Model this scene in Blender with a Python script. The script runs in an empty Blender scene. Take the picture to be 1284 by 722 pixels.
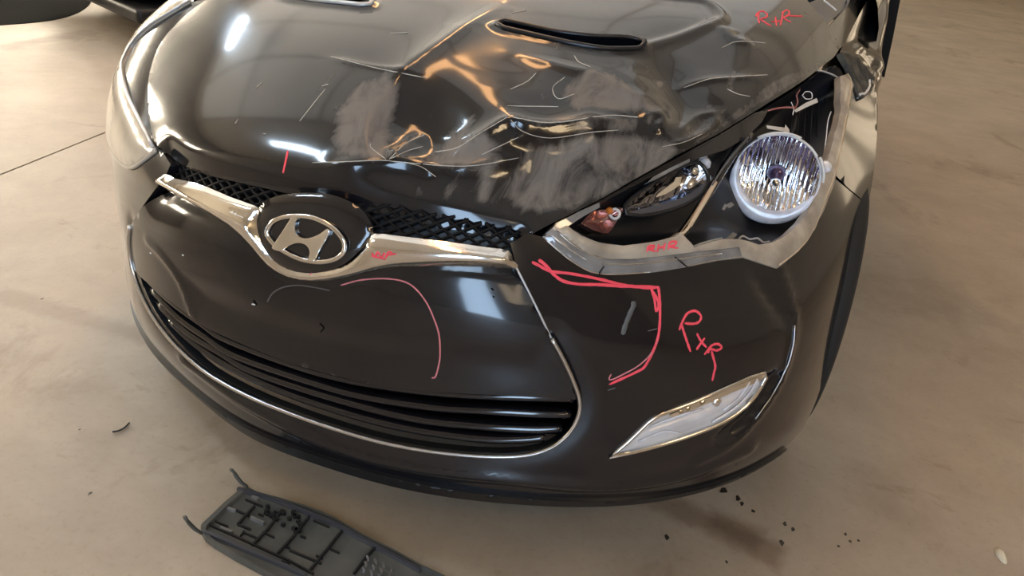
import bpy, bmesh, math, random
import numpy as np
from mathutils import Vector, Matrix
from mathutils.bvhtree import BVHTree
from mathutils.geometry import delaunay_2d_cdt

random.seed(7)
rng = np.random.default_rng(7)
SC = bpy.context.scene
COL = SC.collection

# ------------------------------------------------------------------ camera
W, H = 1284, 722
CAM = np.array([0.5968, -0.9419, 1.1589])
YAW, PITCH, ROLL, FPX = 0.2684, -0.4909, 0.1146, 961.8


def cam_axes():
    cy, sy = math.cos(YAW), math.sin(YAW)
    cp, sp = math.cos(PITCH), math.sin(PITCH)
    cr, sr = math.cos(ROLL), math.sin(ROLL)
    f = np.array([-sy * cp, cy * cp, sp])
    r = np.array([cy, sy, 0.0])
    u = np.cross(r, f)
    return r * cr + u * sr, u * cr - r * sr, f


CR, CU, CF = cam_axes()
cd = bpy.data.cameras.new('camera')
cam = bpy.data.objects.new('camera', cd)
COL.objects.link(cam)
cd.sensor_fit = 'HORIZONTAL'
cd.sensor_width = 36.0
cd.lens = 36.0 * FPX / W
cd.clip_start = 0.02
cd.clip_end = 200
m = Matrix(((CR[0], CU[0], -CF[0]), (CR[1], CU[1], -CF[1]), (CR[2], CU[2], -CF[2]))).to_4x4()
m.translation = Vector(CAM)
cam.matrix_world = m
SC.camera = cam

# ------------------------------------------------------------------ world, exposure
SC.view_settings.view_transform = 'Standard'
SC.view_settings.look = 'None'
SC.view_settings.gamma = 1.0
SC.view_settings.use_curve_mapping = False
SC.view_settings.exposure = 0.5
wd = bpy.data.worlds.new('hall_air')
SC.world = wd
wd.use_nodes = True
wd.node_tree.nodes['Background'].inputs[0].default_value = (1.0, 0.90, 0.78, 1)
wd.node_tree.nodes['Background'].inputs[1].default_value = 0.25


def area_light(name, loc, target, sx, sy, power, color):
    l = bpy.data.lights.new(name, 'AREA')
    l.shape = 'RECTANGLE'
    l.size, l.size_y = sx, sy
    l.energy = power
    l.color = color
    o = bpy.data.objects.new(name, l)
    COL.objects.link(o)
    o.location = loc
    d = Vector(target) - Vector(loc)
    o.rotation_euler = d.to_track_quat('-Z', 'Y').to_euler()
    return o


FLOOR_Z = 0.03
CEIL_Z = 5.2

# ------------------------------------------------------------------ pixel -> ray
def ray(px, py):
    d = CF * 1.0 + CR * ((px - W / 2) / FPX) + CU * ((H / 2 - py) / FPX)
    return d / np.linalg.norm(d)


def at(px, py, x=None, y=None, z=None):
    d = ray(px, py)
    if x is not None:
        t = (x - CAM[0]) / d[0]
    elif y is not None:
        t = (y - CAM[1]) / d[1]
    else:
        t = (z - CAM[2]) / d[2]
    return CAM + d * t


def project(P):
    d = np.asarray(P) - CAM
    zz = d @ CF
    return np.stack([W / 2 + FPX * (d @ CR) / zz, H / 2 - FPX * (d @ CU) / zz], -1)


# ------------------------------------------------------------------ the nose of the car, one smooth master surface M(u, v)
ZL = [.17, .20, .25, .31, .42, .53, .62, .67, .72, .78, .84, .90, .96, 1.0]
SEC = [
    [(0, .035), (.135, .035), (.24, .055), (.36, .09), (.52, .15), (.64, .23), (.755, .34), (.85, .49), (.88, .60)],
    [(0, .005), (.14, .007), (.24, .02), (.364, .055), (.52, .115), (.642, .195), (.752, .30), (.857, .46), (.885, .58)],
    [(0, .0), (.15, .006), (.3, .03), (.42, .065), (.54, .11), (.65, .18), (.76, .28), (.85, .43), (.888, .57)],
    [(0, .01), (.15, .015), (.3, .038), (.425, .075), (.53, .115), (.65, .19), (.76, .30), (.85, .45), (.89, .62)],
    [(0, .012), (.15, .018), (.3, .045), (.43, .09), (.55, .15), (.66, .23), (.75, .315), (.84, .46), (.89, .65)],
    [(0, .005), (.15, .012), (.3, .042), (.40, .075), (.51, .13), (.62, .22), (.73, .34), (.84, .52), (.895, .72)],
    [(0, -.008), (.15, .003), (.3, .045), (.41, .115), (.51, .2), (.62, .305), (.73, .43), (.83, .6), (.90, .82)],
    [(0, .0), (.15, .014), (.32, .072), (.42, .15), (.51, .24), (.62, .36), (.73, .51), (.82, .68), (.897, .88)],
    [(0, .055), (.15, .067), (.32, .12), (.42, .19), (.51, .285), (.62, .42), (.72, .57), (.81, .75), (.885, .95)],
    [(0, .14), (.15, .15), (.32, .205), (.43, .29), (.52, .385), (.63, .52), (.72, .66), (.80, .84), (.87, 1.05)],
    [(0, .25), (.15, .26), (.33, .315), (.45, .4), (.55, .51), (.65, .65), (.73, .80), (.79, .96), (.86, 1.2)],
    [(0, .43), (.15, .44), (.35, .49), (.49, .59), (.60, .73), (.68, .87), (.74, 1.0), (.80, 1.16), (.85, 1.42)],
    [(0, .74), (.18, .75), (.38, .80), (.53, .91), (.64, 1.05), (.71, 1.17), (.76, 1.28), (.81, 1.43), (.845, 1.66)],
    [(0, 1.06), (.19, 1.07), (.39, 1.11), (.54, 1.18), (.65, 1.28), (.72, 1.38), (.77, 1.48), (.815, 1.6), (.845, 1.8)],
]
NZ, NU = len(ZL), 9
C0 = np.zeros((NZ, NU, 3))
for i in range(NZ):
    for k in range(NU):
        C0[i, k] = (SEC[i][k][0], SEC[i][k][1], ZL[i])
# parameter along the profile: real arc length so that the cells stay square
VK = np.concatenate([[0], np.cumsum(np.linalg.norm(np.diff(C0[:, 3], axis=0), axis=1))])
# the undamaged side stands a little fuller at the lamp and tucks in more at the sill than the struck side
CL = C0.copy()
_dz = [-.05, -.06, -.07, -.075, -.065, -.03, .02, .055, .075, .07, .05, .03, .0, .0]
for i in range(NZ):
    for k in range(2, NU):
        a, b = C0[i, max(k - 1, 0)], C0[i, min(k + 1, NU - 1)]
        t = (b - a)[:2] / np.linalg.norm((b - a)[:2])
        w = [0, 0, .35, .6, .8, 1, 1, 1, 1][k] if ZL[i] < .26 else [0, 0, 0, .05, .5, 1, 1, 1, 1][k]
        CL[i, k, :2] += np.array([t[1], -t[0]]) * _dz[i] * w
full = np.concatenate([CL[:, :0:-1] * [-1, 1, 1], C0], axis=1)          # 17 columns
UK = np.linspace(-1.15, 1.15, 17)


def smooth_rows(Y, t, lam):
    """penalised smoothing of samples Y (n, m) at knots t"""
    n = len(t)
    D = np.zeros((n - 2, n))
    hm = np.mean(np.diff(t))
    for i in range(n - 2):
        a, b = t[i + 1] - t[i], t[i + 2] - t[i + 1]
        D[i, i] = 2 / (a * (a + b)) * hm * hm
        D[i, i + 1] = -2 / (a * b) * hm * hm
        D[i, i + 2] = 2 / (b * (a + b)) * hm * hm
    return np.linalg.solve(np.eye(n) + lam * D.T @ D, Y)


sh = full.shape
full = smooth_rows(full.reshape(sh[0], -1), VK, 0.06).reshape(sh)
full = np.swapaxes(smooth_rows(np.swapaxes(full, 0, 1).reshape(17, -1), UK, 0.25).reshape(17, NZ, 3), 0, 1)


def card(knots):
    """natural cubic spline cardinal second-derivative matrix"""
    n = len(knots)
    h = np.diff(knots)
    A = np.eye(n)
    B = np.zeros((n, n))
    for i in range(1, n - 1):
        A[i, i - 1], A[i, i], A[i, i + 1] = h[i - 1], 2 * (h[i - 1] + h[i]), h[i]
        B[i, i - 1], B[i, i], B[i, i + 1] = 6 / h[i - 1], -6 / h[i - 1] - 6 / h[i], 6 / h[i]
    return np.linalg.solve(A, B)


def basis(knots, S, t):
    t = np.asarray(t, float)
    i = np.clip(np.searchsorted(knots, t) - 1, 0, len(knots) - 2)
    h = knots[i + 1] - knots[i]
    a = (knots[i + 1] - t) / h
    b = 1 - a
    # beyond the ends go on in a straight line
    e = np.eye(len(knots))
    ac, bc = np.clip(a, 0, 1), np.clip(b, 0, 1)
    out = e[i] * a[:, None] + e[i + 1] * b[:, None]
    out += ((ac ** 3 - ac) * h * h / 6)[:, None] * S[i] + ((bc ** 3 - bc) * h * h / 6)[:, None] * S[i + 1]
    return out


SU, SV = card(UK), card(VK)


def M(u, v):
    bu = basis(UK, SU, u)
    bv = basis(VK, SV, v)
    return np.einsum('nk,nj,jkd->nd', bu, bv, full, optimize=True)


def MN(u, v):
    e = 2e-3
    du = M(u + e, v) - M(u - e, v)
    dv = M(u, v + e) - M(u, v - e)
    n = np.cross(du, dv)
    return n / np.linalg.norm(n, axis=1)[:, None]


_gu = np.linspace(-1.15, 1.15, 231)
_gv = np.linspace(-0.02, VK[-1], 301)
_GU, _GV = np.meshgrid(_gu, _gv, indexing='ij')
_GP = M(_GU.ravel(), _GV.ravel())
_q = []
for a in range(len(_gu) - 1):
    for b in range(len(_gv) - 1):
        o = a * len(_gv) + b
        _q.append((o, o + len(_gv), o + len(_gv) + 1, o + 1))
MB = BVHTree.FromPolygons([tuple(p) for p in _GP], _q)


def uv_near(P):
    loc, nor, fi, dist = MB.find_nearest(Vector(P))
    a, b = divmod(fi, len(_gv) - 1)
    u, v = _gu[a], _gv[b]
    for _ in range(4):
        p = M(np.array([u, u + 1e-3, u]), np.array([v, v, v + 1e-3]))
        J = np.stack([(p[1] - p[0]) / 1e-3, (p[2] - p[0]) / 1e-3], 1)
        s = np.linalg.lstsq(J, np.asarray(loc) - p[0], rcond=None)[0]
        u += np.clip(s[0], -.02, .02)
        v += np.clip(s[1], -.02, .02)
    return u, v


def px2uv(p):
    """where the ray of a point of the photo meets the nose"""
    loc, nor, fi, dist = MB.ray_cast(Vector(CAM), Vector(ray(*p)))
    if loc is None:                       # just off the silhouette: the closest point of the nose to the ray
        d = ray(*p)
        best = None
        for t in np.linspace(1.0, 2.8, 91):
            q = CAM + d * t
            l2, _, _, di = MB.find_nearest(Vector(q))
            if best is None or di < best[0]:
                best = (di, l2)
        loc = best[1]
    return uv_near(loc)


def uvs(pts):
    return np.array([px2uv(p) for p in pts])


def catmull(pts, n=8, closed=False):
    P = np.asarray(pts, float)
    if len(P) < 3 and not closed:
        t = np.linspace(0, 1, n + 1)[:, None]
        return P[0] * (1 - t) + P[1] * t
    if closed:
        Q = np.concatenate([P[-1:], P, P[:2]])
    else:
        Q = np.concatenate([2 * P[:1] - P[1:2], P, 2 * P[-1:] - P[-2:-1]])
    out = []
    for i in range(len(Q) - 3):
        p0, p1, p2, p3 = Q[i:i + 4]
        for s in np.arange(n) / n:
            out.append(.5 * (2 * p1 + (p2 - p0) * s + (2 * p0 - 5 * p1 + 4 * p2 - p3) * s * s + (3 * p1 - p0 - 3 * p2 + p3) * s ** 3))
    if not closed:
        out.append(P[-1])
    return np.array(out)


def densify(P, step, closed=True):
    P = np.asarray(P, float)
    out = []
    n = len(P)
    for i in range(n if closed else n - 1):
        a, b = P[i], P[(i + 1) % n]
        k = max(1, int(math.ceil(np.linalg.norm(b - a) / step)))
        for j in range(k):
            out.append(a + (b - a) * j / k)
    if not closed:
        out.append(P[-1])
    return np.array(out)


def inside(P, poly):
    x, y = P[:, 0], P[:, 1]
    r = np.zeros(len(P), bool)
    n = len(poly)
    for i in range(n):
        x0, y0 = poly[i]
        x1, y1 = poly[(i + 1) % n]
        if y0 == y1:
            continue
        c = ((y0 > y) != (y1 > y)) & (x < (x1 - x0) * (y - y0) / (y1 - y0) + x0)
        r ^= c
    return r


def dist_poly(P, L, closed=False):
    """distance of points (n,d) to a polyline (m,d), and the position along it 0..1"""
    P = np.asarray(P, float)
    L = np.asarray(L, float)
    if closed:
        L = np.concatenate([L, L[:1]])
    best = np.full(len(P), 1e9)
    par = np.zeros(len(P))
    m = len(L) - 1
    for i in range(m):
        a, b = L[i], L[i + 1]
        ab = b - a
        t = np.clip(((P - a) @ ab) / max(ab @ ab, 1e-12), 0, 1)
        d = np.linalg.norm(P - (a + t[:, None] * ab), axis=1)
        k = d < best
        best[k] = d[k]
        par[k] = (i + t[k]) / m
    return best, par


# ------------------------------------------------------------------ materials
def mat(name, base=(.5, .5, .5), rough=.5, metal=0.0, coat=0.0, coat_rough=.05, spec=.5, trans=0.0, ior=1.45, alpha=1.0,
        noise=None, bump=None, emit=None):
    m = bpy.data.materials.new(name)
    m.use_nodes = True
    nt = m.node_tree
    b = nt.nodes['Principled BSDF']
    b.inputs['Base Color'].default_value = (*base, 1)
    b.inputs['Roughness'].default_value = rough
    b.inputs['Metallic'].default_value = metal
    b.inputs['Coat Weight'].default_value = coat
    b.inputs['Coat Roughness'].default_value = coat_rough
    b.inputs['Specular IOR Level'].default_value = spec
    b.inputs['Transmission Weight'].default_value = trans
    b.inputs['IOR'].default_value = ior
    b.inputs['Alpha'].default_value = alpha
    if emit:
        b.inputs['Emission Color'].default_value = (*emit[0], 1)
        b.inputs['Emission Strength'].default_value = emit[1]
    tc = nt.nodes.new('ShaderNodeTexCoord')
    if noise:
        col2, scale, lo, hi = noise
        n = nt.nodes.new('ShaderNodeTexNoise')
        n.inputs['Scale'].default_value = scale
        n.inputs['Detail'].default_value = 6
        nt.links.new(tc.outputs['Object'], n.inputs['Vector'])
        r = nt.nodes.new('ShaderNodeMapRange')
        r.inputs['From Min'].default_value = lo
        r.inputs['From Max'].default_value = hi
        nt.links.new(n.outputs['Fac'], r.inputs['Value'])
        mx = nt.nodes.new('ShaderNodeMix')
        mx.data_type = 'RGBA'
        mx.inputs[6].default_value = (*base, 1)
        mx.inputs[7].default_value = (*col2, 1)
        nt.links.new(r.outputs[0], mx.inputs[0])
        nt.links.new(mx.outputs[2], b.inputs['Base Color'])
    if bump:
        scale, strength, dist = bump
        n = nt.nodes.new('ShaderNodeTexNoise')
        n.inputs['Scale'].default_value = scale
        n.inputs['Detail'].default_value = 4
        nt.links.new(tc.outputs['Object'], n.inputs['Vector'])
        bp = nt.nodes.new('ShaderNodeBump')
        bp.inputs['Strength'].default_value = strength
        bp.inputs['Distance'].default_value = dist
        nt.links.new(n.outputs['Fac'], bp.inputs['Height'])
        nt.links.new(bp.outputs[0], b.inputs['Normal'])
    return m


def paint_material():
    """black car paint; the vertex attribute 'wear' marks scuffed, matt, dusty places"""
    m = bpy.data.materials.new('black_paint')
    m.use_nodes = True
    nt = m.node_tree
    b = nt.nodes['Principled BSDF']
    tc = nt.nodes.new('ShaderNodeTexCoord')
    at_ = nt.nodes.new('ShaderNodeAttribute')
    at_.attribute_name = 'wear'
    # streaky break-up of the scuffs
    mp = nt.nodes.new('ShaderNodeMapping')
    mp.inputs['Scale'].default_value = (14, 7, 7)
    mp.inputs['Rotation'].default_value = (0, 0, .7)
    nt.links.new(tc.outputs['Object'], mp.inputs[0])
    n = nt.nodes.new('ShaderNodeTexNoise')
    n.inputs['Scale'].default_value = 1.6
    n.inputs['Detail'].default_value = 8
    n.inputs['Roughness'].default_value = .65
    n.inputs['Distortion'].default_value = .6
    nt.links.new(mp.outputs[0], n.inputs['Vector'])
    add = nt.nodes.new('ShaderNodeMath')
    add.operation = 'MULTIPLY_ADD'
    nt.links.new(n.outputs['Fac'], add.inputs[0])
    add.inputs[1].default_value = 1.5
    add.inputs[2].default_value = -1.25
    sm = nt.nodes.new('ShaderNodeMath')
    sm.operation = 'MULTIPLY_ADD'
    nt.links.new(at_.outputs['Fac'], sm.inputs[0])
    sm.inputs[1].default_value = 1.0
    nt.links.new(add.outputs[0], sm.inputs[2])
    rg = nt.nodes.new('ShaderNodeMapRange')
    rg.interpolation_type = 'SMOOTHSTEP'
    rg.inputs['From Min'].default_value = 0.0
    rg.inputs['From Max'].default_value = 0.55
    nt.links.new(sm.outputs[0], rg.inputs['Value'])
    mx = nt.nodes.new('ShaderNodeMix')
    mx.data_type = 'RGBA'
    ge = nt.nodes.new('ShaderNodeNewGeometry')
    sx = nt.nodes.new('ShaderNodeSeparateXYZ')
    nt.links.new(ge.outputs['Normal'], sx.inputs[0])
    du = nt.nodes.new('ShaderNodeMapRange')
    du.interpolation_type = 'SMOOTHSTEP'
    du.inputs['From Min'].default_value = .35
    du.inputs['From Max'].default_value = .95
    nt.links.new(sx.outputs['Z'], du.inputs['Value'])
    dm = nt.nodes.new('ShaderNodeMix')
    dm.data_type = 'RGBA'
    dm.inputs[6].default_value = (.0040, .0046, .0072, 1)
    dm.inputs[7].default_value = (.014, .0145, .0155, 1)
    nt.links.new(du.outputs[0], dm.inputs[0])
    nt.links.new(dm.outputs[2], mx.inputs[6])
    mx.inputs[7].default_value = (.17, .152, .135, 1)
    nt.links.new(rg.outputs[0], mx.inputs[0])
    nt.links.new(mx.outputs[2], b.inputs['Base Color'])
    rr = nt.nodes.new('ShaderNodeMapRange')
    rr.inputs['To Min'].default_value = .22
    rr.inputs['To Max'].default_value = .5
    nt.links.new(rg.outputs[0], rr.inputs['Value'])
    nt.links.new(rr.outputs[0], b.inputs['Roughness'])
    b.inputs['Specular IOR Level'].default_value = .15
    cw = nt.nodes.new('ShaderNodeMapRange')
    cw.inputs['To Min'].default_value = 1.0
    cw.inputs['To Max'].default_value = .12
    nt.links.new(rg.outputs[0], cw.inputs['Value'])
    nt.links.new(cw.outputs[0], b.inputs['Coat Weight'])
    b.inputs['Coat Roughness'].default_value = .09
    return m


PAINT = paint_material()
MT = dict(
    black=mat('black_plastic', (.008, .008, .009), .38, bump=(180, .15, .001)),
    gloss=mat('gloss_black_plastic', (.006, .006, .008), .12, coat=.6),
    satin=mat('satin_black_plastic', (.012, .012, .014), .28),
    deep=mat('deep_black', (.003, .003, .003), .9, spec=0.0),
    chrome=mat('chrome', (.84, .83, .81), .10, 1.0, noise=((.68, .66, .63), 9, .35, .7)),
    satin_chrome=mat('satin_chrome', (.62, .62, .62), .28, 1.0),
    silver=mat('silver_paint', (.55, .56, .57), .3, .3, coat=.4),
    lens=mat('clear_lens', (.9, .9, .88), .08, trans=.92, ior=1.45),
    haze=mat('hazed_lens', (.52, .46, .37), .25, coat=.7, coat_rough=.08, noise=((.36, .31, .25), 9, .35, .7)),
    broken=mat('broken_lens', (.42, .36, .285), .3, coat=.4, coat_rough=.2, noise=((.24, .20, .16), 22, .35, .7), bump=(60, .3, .002)),
    clear_edge=mat('clear_lens_edge', (.24, .235, .23), .12, coat=1.0, noise=((.12, .118, .115), 24, .3, .7)),
    white=mat('white_plastic', (.62, .60, .57), .35),
    tan=mat('tan_plastic', (.55, .43, .29), .4),
    amber=mat('amber_plastic', (.60, .17, .03), .12, coat=.8),
    mirror=mat('reflector_chrome', (.86, .86, .88), .05, 1.0),
    purple=mat('bulb_shade', (.10, .07, .13), .15, .6),
    red=mat('red_marker', (.84, .075, .11), .6),
    pink=mat('pink_marker', (.62, .20, .22), .6),
    scratch_or_glint=mat('scratch_or_glint', (.50, .46, .40), .6),
    primer=mat('bare_plastic_scratch', (.80, .78, .74), .5),
    smudge=mat('grey_smudge', (.09, .09, .09), .5),
    tyre=mat('tyre_rubber', (.012, .012, .012), .75, bump=(120, .4, .002)),
    rim=mat('alloy', (.30, .30, .31), .35, .9),
    rust=mat('torn_grey_plastic', (.045, .045, .042), .8, spec=.2, noise=((.12, .11, .09), 40, .4, .7), bump=(90, .6, .003)),
    wire=mat('pink_wire', (.42, .15, .14), .4),
    tray=mat('tray_plastic', (.07, .072, .065), .42, noise=((.11, .106, .095), 14, .4, .7)),
    tray_dark=mat('tray_recess', (.008, .008, .008), .6),
    glass=mat('dark_glass', (.01, .012, .013), .03, coat=1),
    grey_car=mat('grey_paint', (.24, .23, .22), .25, .3, coat=1),
    dark_car=mat('dark_paint', (.012, .012, .012), .3, coat=.6),
)


# ------------------------------------------------------------------ object helpers
def empty(name, loc=(0, 0, 0), **props):
    o = bpy.data.objects.new(name, None)
    COL.objects.link(o)
    o.location = loc
    o.empty_display_size = .1
    for k, v in props.items():
        o[k] = v
    return o


def link(name, me, material, parent=None, label=None, smooth=True, **props):
    o = bpy.data.objects.new(name, me)
    COL.objects.link(o)
    if material is not None:
        me.materials.clear()
        me.materials.append(material)
    if smooth is not None:
        me.polygons.foreach_set('use_smooth', [smooth] * len(me.polygons))
    if parent is not None:
        o.parent = parent
        o.matrix_parent_inverse = Matrix.Identity(4)
        if parent.location.length > 0 or parent.rotation_euler.x or parent.rotation_euler.y or parent.rotation_euler.z:
            bpy.context.view_layer.update()
            o.matrix_parent_inverse = parent.matrix_world.inverted()
    if label:
        o['label'] = label
    for k, v in props.items():
        o[k] = v
    return o


def mesh(name, verts, faces):
    me = bpy.data.meshes.new(name)
    me.from_pydata([tuple(map(float, v)) for v in verts], [], [tuple(map(int, f)) for f in faces])
    me.update()
    return me


def tris_of(outline, holes, step, aniso=1.0):
    """triangulate an outlined region of the (u, v) plane with a regular inner grid"""
    outline = densify(outline, step)
    loops = [outline] + [densify(h, step) for h in holes]
    lo, hi = outline.min(0), outline.max(0)
    gx = np.arange(lo[0], hi[0], step)
    gy = np.arange(lo[1], hi[1], step)
    X, Y = np.meshgrid(gx, gy, indexing='ij')
    Y = Y + (np.arange(len(gx)) % 2)[:, None] * step * .5
    G = np.stack([X.ravel(), Y.ravel()], 1)
    ok = inside(G, outline)
    for h in holes:
        ok &= ~inside(G, np.asarray(h))
    G = G[ok]
    allb = np.concatenate(loops)
    # drop grid points too close to a boundary point
    cell = {}
    for p in allb:
        cell.setdefault((int(p[0] // step), int(p[1] // step)), []).append(p)
    keep = np.ones(len(G), bool)
    for i, p in enumerate(G):
        cx, cy = int(p[0] // step), int(p[1] // step)
        for ax in (-1, 0, 1):
            for ay in (-1, 0, 1):
                for q in cell.get((cx + ax, cy + ay), ()):
                    if (p[0] - q[0]) ** 2 + (p[1] - q[1]) ** 2 < (.55 * step) ** 2:
                        keep[i] = False
    G = G[keep]
    V, E = [], []
    for lp in loops:
        o = len(V)
        V += [Vector((p[0], p[1])) for p in lp]
        E += [(o + i, o + (i + 1) % len(lp)) for i in range(len(lp))]
    V += [Vector((p[0], p[1])) for p in G]
    vs, es, fs, _, _, _ = delaunay_2d_cdt(V, E, [], 0, 1e-7)
    P = np.array([(v[0], v[1]) for v in vs])
    F = np.array([f for f in fs if len(f) == 3])
    c = P[F].mean(1)
    ok = inside(c, outline)
    for h in loops[1:]:
        ok &= ~inside(c, h)
    F = F[ok]
    a = P[F]
    ar = (a[:, 1, 0] - a[:, 0, 0]) * (a[:, 2, 1] - a[:, 0, 1]) - (a[:, 2, 0] - a[:, 0, 0]) * (a[:, 1, 1] - a[:, 0, 1])
    F[ar < 0] = F[ar < 0][:, ::-1]
    return P, F


def boundary(F):
    e = np.concatenate([F[:, [0, 1]], F[:, [1, 2]], F[:, [2, 0]]])
    s = {tuple(x) for x in e}
    return [(a, b) for a, b in s if (b, a) not in s]


ARCHIVE = {}


def panel(name, outline, material, parent, holes=(), step=.012, off=0.0, depth=.012, fn=None, wear=None, label=None, mirror=False, keep=None, **props):
    """sheet of bodywork lying on the nose. fn(uv, P, N) -> distance along the normal (or (distance, vector)); the rim is folded back by depth"""
    UV, F = tris_of(outline, holes, step)
    if mirror:
        UV = UV * [-1, 1]
        F = F[:, ::-1]
    P = M(UV[:, 0], UV[:, 1])
    N = MN(UV[:, 0], UV[:, 1])
    d = np.full(len(P), off)
    Q = P + N * d[:, None]
    if fn is not None:
        r = fn(UV * ([-1, 1] if mirror else [1, 1]), P * ([-1, 1, 1] if mirror else [1, 1, 1]), N)
        if isinstance(r, tuple):
            vv = r[1] * ([-1, 1, 1] if mirror else [1, 1, 1])
            Q = Q + N * r[0][:, None] + vv
        else:
            Q = Q + N * r[:, None]
    n0 = len(Q)
    verts = [Q]
    faces = [tuple(f) for f in F]
    if depth:
        bd = boundary(F)
        ids = sorted({i for e in bd for i in e})
        mp = {i: n0 + k for k, i in enumerate(ids)}
        mq = {i: n0 + len(ids) + k for k, i in enumerate(ids)}
        verts.append(Q[ids] - N[ids] * .0003)
        verts.append(Q[ids] - N[ids] * depth)
        for a, b in bd:
            faces.append((mp[b], mp[a], mq[a], mq[b]))
    V = np.concatenate(verts)
    me = mesh(name, V, faces)
    if wear is not None:
        w = wear(UV, P)
        w = np.concatenate([w] + [w[ids]] * 2) if depth else w
        at_ = me.attributes.new('wear', 'FLOAT', 'POINT')
        at_.data.foreach_set('value', w.astype(np.float32))
    o = link(name, me, material, parent, label, **props)
    if keep:
        ARCHIVE[keep] = BVHTree.FromPolygons([tuple(p) for p in Q], [tuple(f) for f in F])
    return o


def hit(p, surf=None):
    """point and normal where the ray of a point of the photo meets a built panel (or the nose)"""
    for key in (surf if isinstance(surf, (list, tuple)) else [surf]):
        if key and key in ARCHIVE:
            loc, nor, fi, di = ARCHIVE[key].ray_cast(Vector(CAM), Vector(ray(*p)))
            if loc is not None:
                nor = np.array(nor)
                if nor @ ray(*p) > 0:
                    nor = -nor
                return np.array(loc), nor
    u, v = px2uv(p)
    return M(np.array([u]), np.array([v]))[0], MN(np.array([u]), np.array([v]))[0]


def sweep(name, C, Nn, prof, material, parent, closed=False, label=None, scale=None, **props):
    """sweep a closed profile [(across, along normal), ...] along points C with surface normals Nn"""
    C = np.asarray(C, float)
    Nn = np.asarray(Nn, float)
    n = len(C)
    if closed:
        T = np.roll(C, -1, 0) - np.roll(C, 1, 0)
    else:
        T = np.gradient(C, axis=0)
    T /= np.linalg.norm(T, axis=1)[:, None] + 1e-12
    S = np.cross(T, Nn)
    S /= np.linalg.norm(S, axis=1)[:, None] + 1e-12
    Nn = np.cross(S, T)
    prof = np.asarray(prof, float)
    k = len(prof)
    sc = np.ones(n) if scale is None else np.asarray(scale)
    V = (C[:, None] + S[:, None] * (prof[None, :, :1] * sc[:, None, None]) + Nn[:, None] * (prof[None, :, 1:] * sc[:, None, None])).reshape(-1, 3)
    Fc = []
    for i in range(n if closed else n - 1):
        j = (i + 1) % n
        for a in range(k):
            b = (a + 1) % k
            Fc.append((i * k + a, i * k + b, j * k + b, j * k + a))
    if not closed:
        Fc.append(tuple(range(k))[::-1])
        Fc.append(tuple((n - 1) * k + a for a in range(k)))
    return link(name, mesh(name, V, Fc), material, parent, label, **props)


def circle_prof(w, h, k=10, lift=0):
    return [(w / 2 * math.cos(2 * math.pi * i / k), lift + h / 2 * math.sin(2 * math.pi * i / k)) for i in range(k)]


def px_line(pts, surf=None, sub=6, closed=False, lift=0.0):
    """smooth line through points of the photo, laid on a surface"""
    L = catmull(pts, sub, closed)
    hs = [hit(p, surf) for p in L]
    C = np.array([h[0] + h[1] * lift for h in hs])
    return C, np.array([h[1] for h in hs])


def stroke_mesh(lines, width, surf, lift=.0012, sub=5):
    """pen strokes or scratches as one mesh of thin raised lines on a surface"""
    V, Fc = [], []
    for L in lines:
        C, N = px_line(L, surf, sub)
        N = np.array([N[max(0, i - 2):i + 3].mean(0) for i in range(len(N))])
        n = len(C)
        T = np.gradient(C, axis=0)
        T /= np.linalg.norm(T, axis=1)[:, None] + 1e-12
        S = np.cross(T, N)
        S /= np.linalg.norm(S, axis=1)[:, None] + 1e-12
        o = len(V)
        taper = np.ones(n)
        taper[0] = taper[-1] = .55
        for i in range(n):
            w = width / 2 * taper[i] * (0.85 + .3 * rng.random())
            for a, b in ((-1, 0), (-.6, 1), (.6, 1), (1, 0), (1, -2), (-1, -2)):
                V.append(C[i] + S[i] * a * w + N[i] * (b * lift))
        for i in range(n - 1):
            for a in range(6):
                b = (a + 1) % 6
                Fc.append((o + i * 6 + a, o + i * 6 + b, o + i * 6 + 6 + b, o + i * 6 + 6 + a))
        Fc.append((o, o + 1, o + 2, o + 3, o + 4, o + 5))
        Fc.append(tuple(o + (n - 1) * 6 + a for a in range(6))[::-1])
    return mesh('strokes', V, Fc)


def strokes(name, lines, width, surf, material, parent, label=None, lift=.0012):
    if not name.startswith('marker'):
        for L in lines:
            o = link(name, stroke_mesh([L], width, surf, lift), material, parent, label)
        return o
    return link(name, stroke_mesh(lines, width, surf, lift), material, parent, label)


def crop(ox, oy, k, pts):
    """points read off an enlarged view of the photo"""
    return [(ox + x / k, oy + y / k) for x, y in pts]


def bm_obj(name, bm, material, parent=None, label=None, smooth=True, **props):
    me = bpy.data.meshes.new(name)
    bm.normal_update()
    bm.to_mesh(me)
    bm.free()
    return link(name, me, material, parent, label, smooth, **props)


def box_bm(bm, x0, x1, y0, y1, z0, z1, bev=0.0):
    r = bmesh.ops.create_cube(bm, size=1)
    vs = r['verts']
    for v in vs:
        v.co = Vector(((x0 + x1) / 2 + v.co.x * (x1 - x0), (y0 + y1) / 2 + v.co.y * (y1 - y0), (z0 + z1) / 2 + v.co.z * (z1 - z0)))
    if bev:
        es = list({e for v in vs for e in v.link_edges})
        bmesh.ops.bevel(bm, geom=es, offset=bev, segments=2, affect='EDGES', profile=.5)
    return bm


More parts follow.
